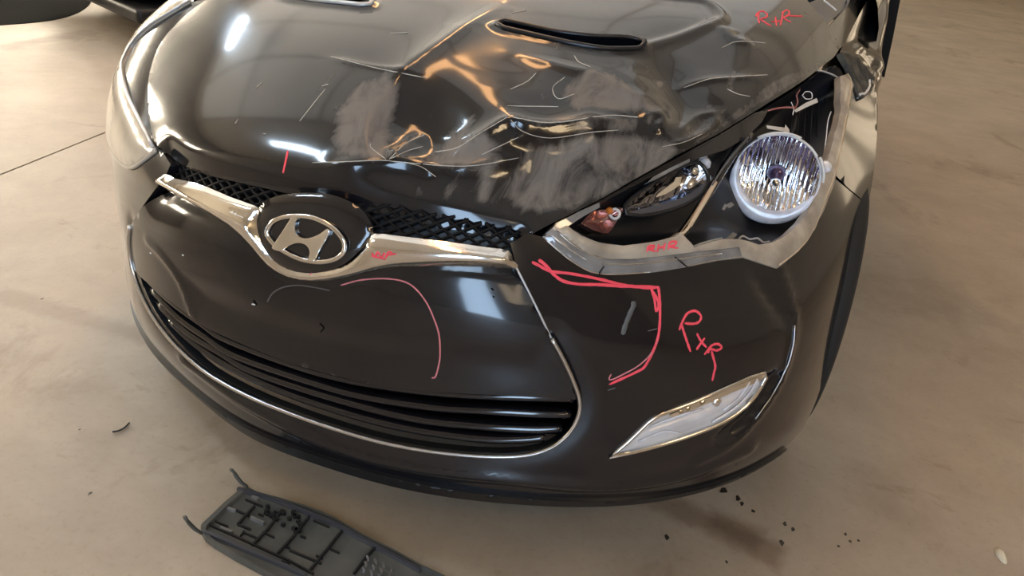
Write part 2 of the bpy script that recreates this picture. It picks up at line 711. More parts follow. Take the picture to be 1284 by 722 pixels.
def lathe(name, prof, origin, axis, material, parent, seg=48, label=None, xref=None, rib=None, **props):
    """turn a profile [(radius, height)] round an axis"""
    ax = Vector(axis).normalized()
    xr = Vector(xref) if xref is not None else ax.orthogonal()
    xr = (xr - ax * xr.dot(ax)).normalized()
    yr = ax.cross(xr)
    V, Fc = [], []
    for i in range(seg):
        t = 2 * math.pi * i / seg
        for (r, h) in prof:
            V.append(Vector(origin) + (xr * math.cos(t) + yr * math.sin(t)) * r + ax * h)
    k = len(prof)
    for i in range(seg):
        j = (i + 1) % seg
        for a in range(k - 1):
            Fc.append((i * k + a, j * k + a, j * k + a + 1, i * k + a + 1))
    return link(name, mesh(name, V, Fc), material, parent, label, **props)


# ------------------------------------------------------------------ the hall
def floor_material():
    m = bpy.data.materials.new('worn_concrete')
    m.use_nodes = True
    nt = m.node_tree
    b = nt.nodes['Principled BSDF']
    tc = nt.nodes.new('ShaderNodeTexCoord')

    def noise(scale, detail, rough=.6, dist=0.0, sc=(1, 1, 1)):
        mp = nt.nodes.new('ShaderNodeMapping')
        mp.inputs['Scale'].default_value = sc
        nt.links.new(tc.outputs['Object'], mp.inputs[0])
        n = nt.nodes.new('ShaderNodeTexNoise')
        n.inputs['Scale'].default_value = scale
        n.inputs['Detail'].default_value = detail
        n.inputs['Roughness'].default_value = rough
        n.inputs['Distortion'].default_value = dist
        nt.links.new(mp.outputs[0], n.inputs['Vector'])
        return n.outputs['Fac']

    def ramp(src, a, b_, c0, c1):
        r = nt.nodes.new('ShaderNodeValToRGB')
        r.color_ramp.elements[0].position = a
        r.color_ramp.elements[1].position = b_
        r.color_ramp.elements[0].color = (*c0, 1)
        r.color_ramp.elements[1].color = (*c1, 1)
        nt.links.new(src, r.inputs[0])
        return r.outputs[0]

    def mix(kind, a, b_, fac):
        x = nt.nodes.new('ShaderNodeMix')
        x.data_type = 'RGBA'
        x.blend_type = kind
        if isinstance(fac, float):
            x.inputs[0].default_value = fac
        else:
            nt.links.new(fac, x.inputs[0])
        nt.links.new(a, x.inputs[6])
        nt.links.new(b_, x.inputs[7])
        return x.outputs[2]

    c = ramp(noise(.9, 9, .62, .2), .30, .70, (.32, .265, .205), (.445, .37, .285))
    c2 = ramp(noise(3.2, 10, .72, .3), .36, .60, (.80, .78, .76), (1, 1, 1))
    c = mix('MULTIPLY', c, c2, .7)
    c3 = ramp(noise(2.6, 7, .66, .5, (1, .6, 1)), .58, .68, (1, 1, 1), (.68, .63, .59))
    c = mix('MULTIPLY', c, c3, .8)
    c5 = ramp(noise(9, 9, .75, .2, (.5, 1, 1)), .60, .70, (1, 1, 1), (.70, .65, .60))
    c = mix('MULTIPLY', c, c5, .8)
    c4 = ramp(noise(70, 4, .7), .30, .45, (.82, .80, .78), (1, 1, 1))
    c = mix('MULTIPLY', c, c4, .6)
    sep = nt.nodes.new('ShaderNodeSeparateXYZ')
    nt.links.new(tc.outputs['Object'], sep.inputs[0])

    def mth(op, a, b_=None, c_=None):
        n = nt.nodes.new('ShaderNodeMath')
        n.operation = op
        for i, v in enumerate((a, b_, c_)):
            if v is None:
                continue
            if isinstance(v, (int, float)):
                n.inputs[i].default_value = v
            else:
                nt.links.new(v, n.inputs[i])
        return n.outputs[0]

    def stain(p, q, width, strength, colour):
        """a worn streak on the slab from p to q"""
        nonlocal c
        (x0, y0), (x1, y1) = p, q
        L = math.hypot(x1 - x0, y1 - y0)
        tx, ty = (x1 - x0) / L, (y1 - y0) / L
        X = mth('SUBTRACT', sep.outputs[0], x0)
        Y = mth('SUBTRACT', sep.outputs[1], y0)
        al = mth('ADD', mth('MULTIPLY', X, tx), mth('MULTIPLY', Y, ty))
        ac = mth('ABSOLUTE', mth('ADD', mth('MULTIPLY', X, -ty), mth('MULTIPLY', Y, tx)))
        nz = noise(7, 6, .7)
        e1 = mth('SUBTRACT', 1.0, mth('DIVIDE', ac, width))
        e2 = mth('DIVIDE', mth('MINIMUM', al, mth('SUBTRACT', L, al)), width)
        k = mth('MINIMUM', e1, e2)
        k = mth('ADD', k, mth('MULTIPLY', mth('SUBTRACT', nz, .5), 1.6))
        r = nt.nodes.new('ShaderNodeMapRange')
        r.interpolation_type = 'SMOOTHSTEP'
        nt.links.new(k, r.inputs[0])
        r.inputs[1].default_value = .0
        r.inputs[2].default_value = .7
        r.inputs[4].default_value = strength
        col = nt.nodes.new('ShaderNodeRGB')
        col.outputs[0].default_value = (*colour, 1)
        c = mix('MULTIPLY', c, col.outputs[0], r.outputs[0])

    for p, q, w, s_ in (((760, 598), (990, 705), .05, .75), ((880, 645), (960, 680), .045, .6), ((-10, 365), (235, 440), .05, .35), ((1110, 330), (1200, 420), .35, .35),
                        ((60, 470), (190, 560), .12, .25), ((-10, 62), (120, 38), .10, .4), ((1130, 200), (1280, 230), .30, .25), ((1040, 600), (1180, 640), .16, .25)):
        a_, b2 = at(*p, z=FLOOR_Z), at(*q, z=FLOOR_Z)
        stain(a_[:2], b2[:2], w, s_, (.50, .43, .38))
    nt.links.new(c, b.inputs['Base Color'])
    r = nt.nodes.new('ShaderNodeMapRange')
    nt.links.new(noise(3, 5), r.inputs[0])
    r.inputs[3].default_value = .38
    r.inputs[4].default_value = .6
    nt.links.new(r.outputs[0], b.inputs['Roughness'])
    bp = nt.nodes.new('ShaderNodeBump')
    bp.inputs['Strength'].default_value = .15
    bp.inputs['Distance'].default_value = .004
    nt.links.new(noise(30, 6), bp.inputs['Height'])
    nt.links.new(bp.outputs[0], b.inputs['Normal'])
    return m


CONC = floor_material()
MT['joint'] = mat('joint_filler', (.06, .05, .04), .8)
MT['wall'] = mat('painted_block_wall', (.46, .42, .36), .7, noise=((.38, .34, .29), 2, .35, .65))
MT['ceil'] = mat('ceiling_sheet', (.62, .57, .50), .6)
MT['roof_glow'] = mat('added_roof_glow', (.8, .8, .8), .5, emit=((.88, .95, 1.0), .31))
MT['roof_glow_back'] = mat('added_roof_glow_back', (.8, .8, .8), .5, emit=((1.0, .86, .64), .2))
MT['mesh'] = mat('mesh_plastic', (.003, .003, .0035), .6, spec=.2)
MT['roof_glow_dim'] = mat('added_roof_glow_dim', (.8, .8, .8), .5, emit=((1.0, .86, .68), .12))
MT['win'] = mat('window_panel', (.8, .8, .8), .5, emit=((1.0, .865, .66), 23.0))
MT['led'] = mat('led_diffuser', (.8, .8, .8), .5, emit=((.66, .83, 1.0), 40.0))
MT['warm'] = mat('warm_tube', (.8, .8, .8), .5, emit=((1.0, .52, .22), 9.0))
MT['day'] = mat('daylight_pane', (.8, .8, .8), .5, emit=((.50, .72, 1.0), 9.0))
MT['warmwin'] = mat('warm_pane', (.8, .8, .8), .5, emit=((1.0, .78, .52), 2.4))
MT['crease_light'] = mat('added_crease_light', (.8, .8, .8), .5, emit=((1.0, .74, .44), 10.0))
MT['right_glow'] = mat('added_right_glow', (.8, .8, .8), .5, emit=((1.0, .78, .52), 1.6))
MT['steel'] = mat('grey_steel', (.25, .24, .22), .5, .3)
MT['spot'] = mat('oil_spot', (.030, .024, .020), .4)
MT['fog'] = mat('fog_lens', (.85, .82, .80), .25, coat=.6, trans=.35, noise=((.66, .63, .62), 16, .35, .7))
MT['edge'] = MT['clear_edge']
MT['ring'] = mat('frosted_clear_plastic', (.85, .85, .9), .18, coat=.6, trans=.25, noise=((.6, .6, .66), 40, .35, .7))
MT['eye'] = mat('shaded_reflector', (.42, .42, .46), .12, 1.0)
MT['silver_dark'] = mat('dark_silver_plastic', (.11, .11, .125), .3, .5, coat=.3)
MT['sig'] = mat('red_brown_reflector', (.38, .20, .17), .15, .8, coat=.4)
MT['clearl'] = mat('clear_lens_foot', (.42, .38, .32), .15, coat=.8)
MT['mat'] = mat('dark_sheet', (.008, .008, .008), .9, spec=.03)
MT['leaf'] = mat('dry_leaf', (.62, .56, .42), .7)

floor = empty('floor', (0, 0, FLOOR_Z), kind='structure')
RA = math.radians(6.7)


def fl(a, b):
    """floor grid turned a little against the car"""
    return (-1.88 + a * math.cos(RA) - b * math.sin(RA), 1.0 + a * math.sin(RA) + b * math.cos(RA))


for (a0, a1) in ((-16, -8), (-8, 0), (0, 8), (8, 16)):
    for (b0, b1) in ((-8, 11.2), (11.2, 24)):
        g = .005
        bm = bmesh.new()
        q = [fl(a0 + g, b0 + g), fl(a1 - g, b0 + g), fl(a1 - g, b1 - g), fl(a0 + g, b1 - g)]
        vt = [bm.verts.new((x, y, FLOOR_Z)) for x, y in q]
        vb = [bm.verts.new((x, y, FLOOR_Z - .03)) for x, y in q]
        bm.faces.new(vt)
        for i in range(4):
            bm.faces.new((vt[(i + 1) % 4], vt[i], vb[i], vb[(i + 1) % 4]))
        bm_obj('slab', bm, CONC, floor, smooth=False)
bm = bmesh.new()
box_bm(bm, -20, 20, -14, 28, FLOOR_Z - .06, FLOOR_Z - .012)
bm_obj('joint_bed', bm, MT['joint'], floor, smooth=False)
XL, XR, YF, YB = -8.5, 8.5, -3.2, 20.0


def box_struct(name, a, material, parent=None, **k):
    bm = bmesh.new()
    box_bm(bm, *a)
    return bm_obj(name, bm, material, parent, smooth=False, kind='structure', **k)


box_struct('wall_left', (XL - .2, XL, YF, YB, FLOOR_Z, CEIL_Z), MT['wall'])
box_struct('wall_right', (XR, XR + .2, YF, YB, FLOOR_Z, CEIL_Z), MT['wall'])
box_struct('wall_back', (XL - .2, XR + .2, YB, YB + .2, FLOOR_Z, CEIL_Z), MT['wall'])
box_struct('wall_front', (XL - .2, XR + .2, YF - .2, YF, FLOOR_Z, CEIL_Z), MT['wall'])
box_struct('ceiling', (XL - .2, XR + .2, YF - .2, YB + .2, CEIL_Z, CEIL_Z + .15), MT['ceil'])
n = 0


def window(a, material, bars=0, axis=1):
    global n
    n += 1
    w = empty('window_%d' % n, ((a[0] + a[1]) / 2, (a[2] + a[3]) / 2, a[4]), kind='structure')
    bm = bmesh.new()
    box_bm(bm, *a)
    bm_obj('pane', bm, material, w, smooth=False)
    for k in range(bars + 1):
        t = k / bars if bars else 0
        bm = bmesh.new()
        if axis == 1:
            y = a[2] + (a[3] - a[2]) * t
            box_bm(bm, a[0] - .02, a[1] + .02, y - .04, y + .04, a[4] - .02, a[5] + .02)
        else:
            x = a[0] + (a[1] - a[0]) * t
            box_bm(bm, x - .04, x + .04, a[2] - .02, a[3] + .02, a[4] - .02, a[5] + .02)
        bm_obj('window_bar', bm, MT['steel'], w, smooth=False)


# windows of the left wall, added glowing roof sheets, daylight door and warm window behind the photographer
for y0 in (-2.7, -.5, 1.7, 3.9, 6.1, 8.3, 10.5, 12.7):
    window((XL, XL + .03, y0, y0 + 1.6, 1.85, 2.75), MT['win'], 3, 1)
for x0 in (-7.6, -5.2, -2.8, -.4, 2.0, 4.4, 6.6):
    if x0 < 1:
        window((x0, x0 + 2.3, .9, 17, CEIL_Z - .03, CEIL_Z), MT['roof_glow'], 8, 1)  # added glowing sheets, give the hood an even roof reflection
    else:
        window((x0, x0 + 2.3, 2.6, 7.5, CEIL_Z - .03, CEIL_Z), MT['roof_glow_dim'], 3, 1)  # weaker added sheets, keep the right of the hood dim
        window((x0, x0 + 2.3, 7.9, 17, CEIL_Z - .03, CEIL_Z), MT['roof_glow_back'] if x0 > 4 else MT['roof_glow_dim'], 5, 1)  # added glow over the back right of the floor
for y0 in (8.0, 10.2, 12.4, 14.6):
    window((XR - .03, XR, y0, y0 + 1.6, 1.6, 3.4), MT['right_glow'], 3, 1)  # added glowing panels, brighten the far right floor and the fender
window((.85, 1.6, YF, YF + .03, FLOOR_Z, 3.4), MT['day'], 0, 0)
window((1.95, 2.75, YF, YF + .03, 1.6, 3.1), MT['warmwin'], 2, 0)
window((3.8, 6.3, YF + .1, YF + .95, CEIL_Z - .03, CEIL_Z), MT['crease_light'], 2, 0)  # added warm panel, lights the facets of the hood creases

# ------------------------------------------------------------------ the damaged car
car = empty('car', (0, 0.9, FLOOR_Z), label='damaged black hatchback with a crushed hood, broken headlamp and red marker notes', category='car')

# lines read off the photo, in its pixels
HOOD_FRONT = [(209, 196), (228, 208), (260, 218), (300, 227), (350, 238), (405, 249), (455, 260), (520, 275), (590, 289), (645, 300)]
HOOD_RIGHT = [(672, 291), (690, 281), (760, 245), (800, 222), (840, 200), (900, 168), (960, 131), (1000, 106), (1030, 83), (1049, 64),
              (1036, 34), (1016, 11), (1006, -4)]
HOOD_LEFT = [(262, 2), (235, 22), (205, 55), (193, 85), (189, 110), (191, 150), (197, 178)]
TRIM = [(165, 283), (164, 305), (168, 335), (180, 370), (198, 402), (225, 435), (262, 467), (310, 494), (360, 515), (420, 536), (480, 553),
        (540, 564), (600, 570), (650, 570), (685, 562), (710, 545), (724, 522), (726, 500), (718, 475), (705, 447), (692, 424)]
LAMP_LOW = [(680, 297), (698, 313), (715, 327), (740, 342), (770, 345), (815, 342), (855, 336), (900, 327), (935, 323), (972, 337),
            (1000, 315), (1020, 288), (1040, 245)]
LAMP_UP = [(1048, 215), (1056, 175), (1068, 108), (1061, 92), (1050, 80), (1030, 88), (1000, 110), (960, 135), (900, 172), (840, 204), (800, 226), (760, 249), (690, 285)]
GAP = [(1047, 224), (1064, 238), (1083, 254)]

UVc = {}


def U(pts, sub=0):
    k = (tuple(map(tuple, pts)), sub)
    if k not in UVc:
        L = catmull(pts, sub) if sub else pts
        UVc[k] = uvs(L)
    return UVc[k]


def edge(us, vs):
    return np.stack([np.asarray(us, float), np.asarray(vs, float)], 1)


# ---- hood -------------------------------------------------------
hf, hr, hl = U(HOOD_FRONT, 3), U(HOOD_RIGHT, 2), U(HOOD_LEFT, 3)
HOOD_UV = np.concatenate([hf, hr, edge(np.linspace(hr[-1][0], -.66, 12), np.full(12, 1.60)), edge([-.66, -.665], [1.45, 1.2]), hl])


def line3(pts, sub=4):
    q = uvs(catmull(pts, sub))
    return M(q[:, 0], q[:, 1])


def noise3(P, f, seed):
    r = np.random.default_rng(seed)
    o = np.zeros(len(P))
    for _ in range(10):
        k = r.normal(size=3)
        k *= f * (0.6 + r.random()) / np.linalg.norm(k)
        o += np.sin(P @ k + r.random() * 6.28)
    return o / 3.2


# creases: (line, height m, width m, width on the lower side)
CREASES = [
    ([(395, 203), (430, 204), (480, 201), (510, 204), (560, 208), (600, 207), (640, 199), (668, 195)], .013, .018),
    ([(487, 200), (464, 184), (460, 163), (470, 138), (490, 113), (498, 94), (520, 74), (560, 46), (600, 18), (640, -8)], .013, .030),
    ([(487, 200), (508, 181), (536, 167)], .010, .012),
    ([(490, 200), (512, 190), (530, 184)], .006, .010),
    ([(540, 191), (575, 184), (600, 169), (622, 155), (638, 147), (662, 152), (690, 154), (722, 150), (760, 145), (805, 147)], .024, .022),
    ([(637, 147), (655, 164), (690, 174), (740, 166), (800, 160)], .005, .012),
    ([(600, 196), (625, 185), (645, 176), (672, 171)], .008, .012),
    ([(487, 201), (520, 207), (548, 222)], .006, .008),
    ([(800, 147), (828, 140), (832, 152), (820, 165)], .014, .022),
    ([(846, 112), (880, 100), (920, 97), (962, 94)], .005, .008),
    ([(830, 184), (872, 172), (893, 158), (905, 140)], .010, .012),
    ([(845, 172), (868, 150), (880, 143), (912, 138)], .007, .010),
    ([(640, 60), (700, 80), (745, 92), (770, 105), (800, 122), (815, 140)], .009, .018),
    ([(905, 28), (920, 45), (950, 55)], .008, .014),
    ([(410, 70), (470, 84), (535, 97)], .004, .006),
]
DENTS = [   # centre, depth m, radius m
    ((515, 150), .030, .075), ((700, 225), .030, .10), ((600, 235), .020, .10), ((560, 172), .012, .05),
    ((745, 125), .008, .07), ((860, 130), .018, .07), ((880, 75), .016, .10), ((665, 110), .004, .08),
    ((790, 185), .012, .04), ((840, 90), .014, .06), ((500, 230), .012, .07),
]


DN3 = [(line3([c, (c[0] + .5, c[1])])[0], d, r) for c, d, r in DENTS]


def dent_depth(P):
    d = np.zeros(len(P))
    for c, dp, r in DN3:
        q = np.linalg.norm(P - c, axis=1)
        d -= dp * np.exp(-(q / r) ** 2)
    return d


def line3h(pts, h, sub=4):
    """foot of a ridge whose raised top shows along the line"""
    L = catmull(pts, sub)
    q = L.copy()
    for _ in range(4):
        a = uvs(q)
        P = M(a[:, 0], a[:, 1])
        hh = h * .87 + .006 + dent_depth(P)
        q = q + (L - project(P + MN(a[:, 0], a[:, 1]) * hh[:, None]))
    a = uvs(q)
    return M(a[:, 0], a[:, 1])


CR3 = [(line3h(l, h), h, w) for l, h, w in CREASES]
VENT_R = [(622, 39), (632, 35), (652, 38), (700, 48), (745, 53), (785, 53), (801, 56), (806, 61), (796, 65), (765, 68), (740, 66), (700, 59), (660, 50), (632, 44)]
VENT_R_EDGE = [(806, 60), (835, 51), (865, 42), (893, 33), (903, 26), (896, 14), (878, 5), (840, 1), (800, -3)]
v3, ve3 = line3(VENT_R + VENT_R[:1], 3), line3(VENT_R_EDGE, 4)
vuv = U(VENT_R, 3)
vuvl = vuv * [-1, 1]
v3l = M(vuvl[:, 0], vuvl[:, 1])
fm3 = line3(HOOD_FRONT)


def hood_fn(uv, P, N):
    d = np.zeros(len(P))
    zr = np.zeros(len(P))
    for L, h, w in CR3:
        q, t = dist_poly(P, L)
        fade = np.clip(np.minimum(t, 1 - t) * 6, 0.15, 1)
        d += h * fade * np.exp(-np.sqrt((q / w) ** 2 + .02))
    d += dent_depth(P)
    # the crushed zone is wrinkled
    for c, r, a in ((DN3[4][0], .15, .0012), (DN3[5][0], .12, .0014), (DN3[1][0], .16, .0018)):
        q = np.linalg.norm(P - c, axis=1)
        d += a * np.exp(-(q / r) ** 2) * (noise3(P, 42, 3) + .35 * noise3(P, 90, 5))
    # vents: raised lip, dropped floor in front of the slot
    for vv in (v3, v3l):
        q, _ = dist_poly(P, vv, True)
        d += .006 * np.exp(-(q / .010) ** 2)
    q, t = dist_poly(P, ve3)
    d += .007 * np.exp(-(q / .012) ** 2)
    # front lip of the hood rolls under
    q, _ = dist_poly(P, fm3)
    d -= .020 * np.exp(-(q / .022) ** 2)
    return d


SCUFF = [   # scuffed patches: outline in the photo, strength
    ([(428, 128), (452, 106), (492, 92), (504, 110), (492, 150), (486, 200), (440, 204), (424, 198), (418, 165)], .80),
    ([(520, 205), (528, 186), (545, 172), (566, 150), (590, 132), (598, 150), (585, 175), (610, 168), (630, 185), (600, 206), (560, 208)], .70),
    ([(600, 206), (626, 196), (612, 245), (596, 250)], .85),
    ([(640, 205), (660, 178), (740, 168), (810, 168), (846, 190), (835, 212), (780, 240), (720, 262), (660, 262), (628, 240)], .62),
    ([(668, 178), (730, 172), (790, 178), (770, 200), (700, 206), (666, 200)], .40),
    ([(636, 146), (690, 152), (760, 144), (822, 146), (830, 160), (760, 170), (690, 172), (655, 166)], .45),
    ([(668, 96), (690, 100), (690, 128), (655, 130), (640, 120)], .45),
    ([(700, 110), (735, 88), (770, 96), (800, 115), (830, 140), (810, 145), (760, 140), (712, 140)], .70),
    ([(790, 80), (806, 92), (798, 98), (785, 86)], .7), ([(812, 76), (826, 92), (846, 90), (830, 104), (815, 92)], .75),
    ([(830, 190), (868, 150), (905, 110), (925, 70), (945, 72), (928, 120), (900, 165), (860, 182)], .42),
    ([(905, 150), (960, 105), (1030, 75), (1040, 78), (960, 130), (900, 168), (850, 192)], .55),
    ([(540, 215), (600, 222), (640, 250), (560, 250), (500, 235)], .30),
]
SC_UV = [(uvs(densify(p, 14)), s) for p, s in SCUFF]


def hood_wear(uv, P):
    w = np.full(len(uv), .26)
    right = np.clip((uv[:, 0] + .25) / .6, 0, 1)
    w += .14 * right
    for poly, s in SC_UV:
        q, _ = dist_poly(uv, poly, True)
        ins = inside(uv, poly)
        q = np.where(ins, q, -q)
        w = np.maximum(w, s * np.clip(.5 + q / .03, 0, 1) + .2)
    return w


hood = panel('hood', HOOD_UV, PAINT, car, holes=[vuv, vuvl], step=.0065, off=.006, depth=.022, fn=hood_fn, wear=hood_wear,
             label='crumpled black hood with creases, scuffs and two vents', keep='hood')
HS = ('hood',)
SCR = MT['scratch_or_glint']
for nm, path in (('hood_vent', vuv), ('hood_vent', vuvl)):
    # rim of the vent slot, dark throat behind it
    P_ = M(path[:, 0], path[:, 1])
    N_ = MN(path[:, 0], path[:, 1])
    d_ = hood_fn(path, P_, N_)
    vo = sweep(nm, P_ + N_ * (d_ + .007)[:, None], N_, circle_prof(.010, .008), MT['silver'] if path is vuvl else MT['satin'], hood, True,
               label='silver slotted hood vent' if path is vuvl else 'dark slotted hood vent with worn rim')
    UVt, Ft = tris_of(path, [], .02)
    Pt, Nt = M(UVt[:, 0], UVt[:, 1]), MN(UVt[:, 0], UVt[:, 1])
    link('vent_throat', mesh('vent_throat', Pt - Nt * .03, Ft), MT['deep'], hood)

strokes('scratch_or_glint', [[(415, 71), (470, 85), (535, 98)]], .0013, HS, SCR, hood)
strokes('scratch_or_glint', [[(392, 204), (430, 203), (478, 201), (500, 203), (560, 208), (600, 207), (650, 198)]], .0012, HS, SCR, hood)  # crest line: cracked paint plus its reflected glint drawn pale
strokes('scratch_or_glint', [[(488, 200), (508, 181), (532, 169)], [(490, 199), (512, 189), (530, 184)], [(484, 200), (466, 186), (464, 180)],
                    [(505, 203), (528, 209), (547, 222)]], .0011, HS, SCR, hood, label='cracked crease lines with their crest glint drawn pale')
strokes('scratch_or_glint', [[(545, 191), (574, 185), (602, 167), (636, 147)], [(638, 146), (690, 154), (760, 145), (800, 147)],  # bright reflections along the crests, drawn as pale strips
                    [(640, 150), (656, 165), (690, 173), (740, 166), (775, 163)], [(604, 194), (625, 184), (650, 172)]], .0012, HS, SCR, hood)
strokes('scratch_or_glint', [[(857, 110), (890, 99), (925, 96), (962, 94)], [(830, 184), (858, 178), (880, 168)], [(912, 112), (925, 118), (940, 121)],
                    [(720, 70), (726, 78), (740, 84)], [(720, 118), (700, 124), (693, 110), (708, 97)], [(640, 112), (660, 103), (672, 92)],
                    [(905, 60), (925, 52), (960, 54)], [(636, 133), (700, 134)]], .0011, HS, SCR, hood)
strokes('scratch_or_glint', [[(376, 152), (395, 128), (408, 112)], [(322, 110), (328, 104)], [(295, 155), (299, 150)], [(490, 42), (512, 41)], [(642, 16), (660, 13)],
                    [(404, 108), (412, 106)], [(330, 168), (333, 168)]], .0012, HS, SCR, hood)
strokes('marker_note', [crop(780, 0, 2.984, L) for L in (
    [(514, 88), (510, 68), (512, 50)], [(500, 62), (508, 48), (526, 42), (542, 52), (540, 64), (516, 72)], [(516, 72), (535, 84), (558, 98)],
    [(558, 82), (594, 78)], [(574, 64), (576, 80), (578, 98)],
    [(592, 96), (598, 70), (602, 46)], [(598, 50), (614, 38), (626, 46), (620, 58), (602, 66)], [(602, 66), (620, 78), (632, 82)], [(612, 58), (645, 60), (674, 61)])], .0042, HS, MT['red'], hood,
        label='handwritten red R+R note on the hood')
strokes('marker_tick', [[(361, 189), (358, 203), (355, 217)]], .0034, HS, MT['red'], hood, label='short red marker tick')

# ---- bumper cover -------------------------------------------------------
tr = U(TRIM, 3)
ll = U(LAMP_LOW, 2)
gp = U(GAP)
LLEFT = [(197, 188), (181, 201), (166, 210), (152, 203), (140, 188)]
lll = U(LLEFT, 2)
seam_r = U([(692, 424), (670, 380), (648, 336)])
seam_l = U([(198, 233), (178, 260), (165, 283)], 2)
BUMP_UV = np.concatenate([
    U([(640, 305), (662, 292)]), ll, gp,
    edge([1.13, 1.12, 1.115, 1.11, 1.105, 1.10, 1.095], np.linspace(.49, 0.0, 7)),
    edge(np.linspace(1.06, -1.12, 60), np.full(60, 0.0)),
    edge([-1.14, -1.14, -1.14, -1.10], [.08, .2, .36, .46]),
    lll[::-1], U([(205, 192), (214, 206), (207, 222)]), seam_l, tr[1:], seam_r[1:]])
RIDGE = [(978, 338), (990, 372), (996, 405), (993, 432), (986, 458), (970, 492), (945, 527), (912, 560), (875, 578)]
SCOOP = [(930, 333), (962, 341), (988, 385), (996, 408), (984, 412), (960, 388), (940, 356)]
NAVY = [(958, 470), (982, 460), (974, 486), (948, 523), (918, 552), (892, 552), (938, 512)]
r3 = line3(RIDGE)
scoop_uv, navy_uv = U(SCOOP, 2), U(NAVY, 2)
lipline = line3([(230, 450), (300, 500), (400, 552), (480, 578), (560, 592), (640, 600), (720, 608), (800, 606), (870, 592), (940, 562)])
PLATE = [(243, 396), (228, 355), (207, 322), (300, 362), (400, 397), (470, 412), (555, 417), (692, 424), (722, 500), (620, 492), (500, 484), (400, 463), (300, 428)]
plate_uv = U(PLATE, 1)


def soft_in(uv, poly, w):
    q, _ = dist_poly(uv, poly, True)
    q = np.where(inside(uv, poly), q, -q)
    t = np.clip(q / w, 0, 1)
    return t * t * (3 - 2 * t)


def bump_fn(uv, P, N):
    q, t = dist_poly(P, r3)
    d = .006 * np.exp(-(q / .009) ** 2)
    d -= .020 * soft_in(uv, scoop_uv, .035)
    d -= .012 * soft_in(uv, navy_uv, .012)
    q, t = dist_poly(P, lipline)
    d += .009 * np.exp(-(q / .013) ** 2)
    q, t = dist_poly(P, M(tr[:, 0], tr[:, 1]))
    d -= .006 * np.exp(-(q / .018) ** 2)
    return d


def low_wear(uv, P):
    return np.full(len(uv), .20) + .12 * np.clip((.25 - P[:, 2]) / .08, 0, 1)


FOG = [(764, 572), (788, 553), (812, 530), (830, 519), (870, 504), (915, 484), (958, 467), (954, 484), (936, 508), (906, 529), (870, 544), (830, 557), (795, 566)]
fog_uv = U(FOG, 2)
fog_uvl = fog_uv * [-1, 1] + [-.07, 0]
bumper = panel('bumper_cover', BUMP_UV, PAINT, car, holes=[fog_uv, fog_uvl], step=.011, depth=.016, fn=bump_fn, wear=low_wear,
               label='black bumper cover with red marker bracket', keep='bumper')
LIP_UV = np.concatenate([edge(np.linspace(-1.1, 1.0, 60), np.full(60, .002)), edge(np.linspace(.99, -1.1, 60), .006 + .036 * np.sin(np.linspace(0.0, 3.0, 60)) ** .5)])
panel('lower_lip', LIP_UV, MT['black'], bumper, step=.014, off=.007, depth=.012)
SEAM_C, SEAM_N = px_line([(646, 333), (670, 380), (691, 423)], 'bumper', 5)
sweep('seam_line', SEAM_C, SEAM_N, circle_prof(.0035, .004, lift=.002), MT['silver'], bumper)
C_, N_ = px_line([(996, 408), (994, 432), (987, 458), (970, 492), (947, 525)], 'bumper', 4)  # highlight of the ridge drawn as a thin silver strip
sweep('edge_glint', C_, N_, circle_prof(.0028, .003, lift=.001), MT['satin_chrome'], bumper, label='pale highlight strip drawn on the ridge beside the fog lamp')

# ---- middle panel (number plate area) ------------------------------------
SLAT_TOP = [(722, 500), (670, 497), (620, 494), (524, 489), (450, 477), (360, 453), (261, 411), (240, 396), (200, 366), (171, 340)]
BAR_LOW = [(202, 238), (250, 264), (290, 288), (315, 311), (335, 334), (360, 349), (395, 354), (430, 350), (460, 342), (490, 337), (560, 336), (648, 338)]
MID_UV = np.concatenate([U(BAR_LOW, 2), U([(648, 338), (670, 380), (692, 424), (705, 447), (718, 475)])[1:], U(SLAT_TOP, 2), U([(168, 335), (164, 305), (165, 283), (178, 260)])])
ple = line3([(430, 440), (480, 424), (555, 417), (620, 420), (692, 424)])
pll = line3([(185, 300), (207, 324), (228, 355), (243, 396)])


def mid_fn(uv, P, N):
    d = -.006 * soft_in(uv, plate_uv, .06) + .002
    q, t = dist_poly(P, pll)
    d += .004 * np.exp(-(q / .006) ** 2)
    q, t = dist_poly(P, line3(BAR_LOW, 2))
    d -= .006 * np.exp(-(q / .014) ** 2) + .016 * np.exp(-(q / .055) ** 2)
    return d


middle = panel('number_plate_panel', MID_UV, PAINT, car, step=.009, depth=.02, fn=mid_fn, wear=lambda uv, P: np.full(len(uv), .24),
               label='bare glossy panel where the number plate sat', keep='middle')
strokes('marker_arc', [crop(420, 200, 2.984, [(22, 470), (100, 450), (200, 446), (280, 466), (338, 528), (372, 600), (390, 660), (393, 730), (388, 770), (376, 812), (362, 816)])],
        .0026, 'middle', MT['pink'], middle, label='thin pink marker arc')
strokes('scratch_or_glint', [crop(120, 180, 2.984, [(642, 592), (662, 560), (700, 538), (760, 530), (830, 540), (876, 550)])], .0022, 'middle', MT['smudge'], middle)
strokes('mark', [crop(120, 180, 2.984, [(324, 416), (330, 419)]), crop(120, 180, 2.984, [(204, 408), (208, 412)]), [(316, 381), (320, 382)]], .0028, 'middle', MT['primer'], middle)
strokes('mark', [[(401, 405), (406, 411), (402, 416)], [(318, 376), (322, 382)], [(616, 361), (619, 364)], [(618, 371), (620, 373)]], .0022, 'middle', MT['deep'], middle)

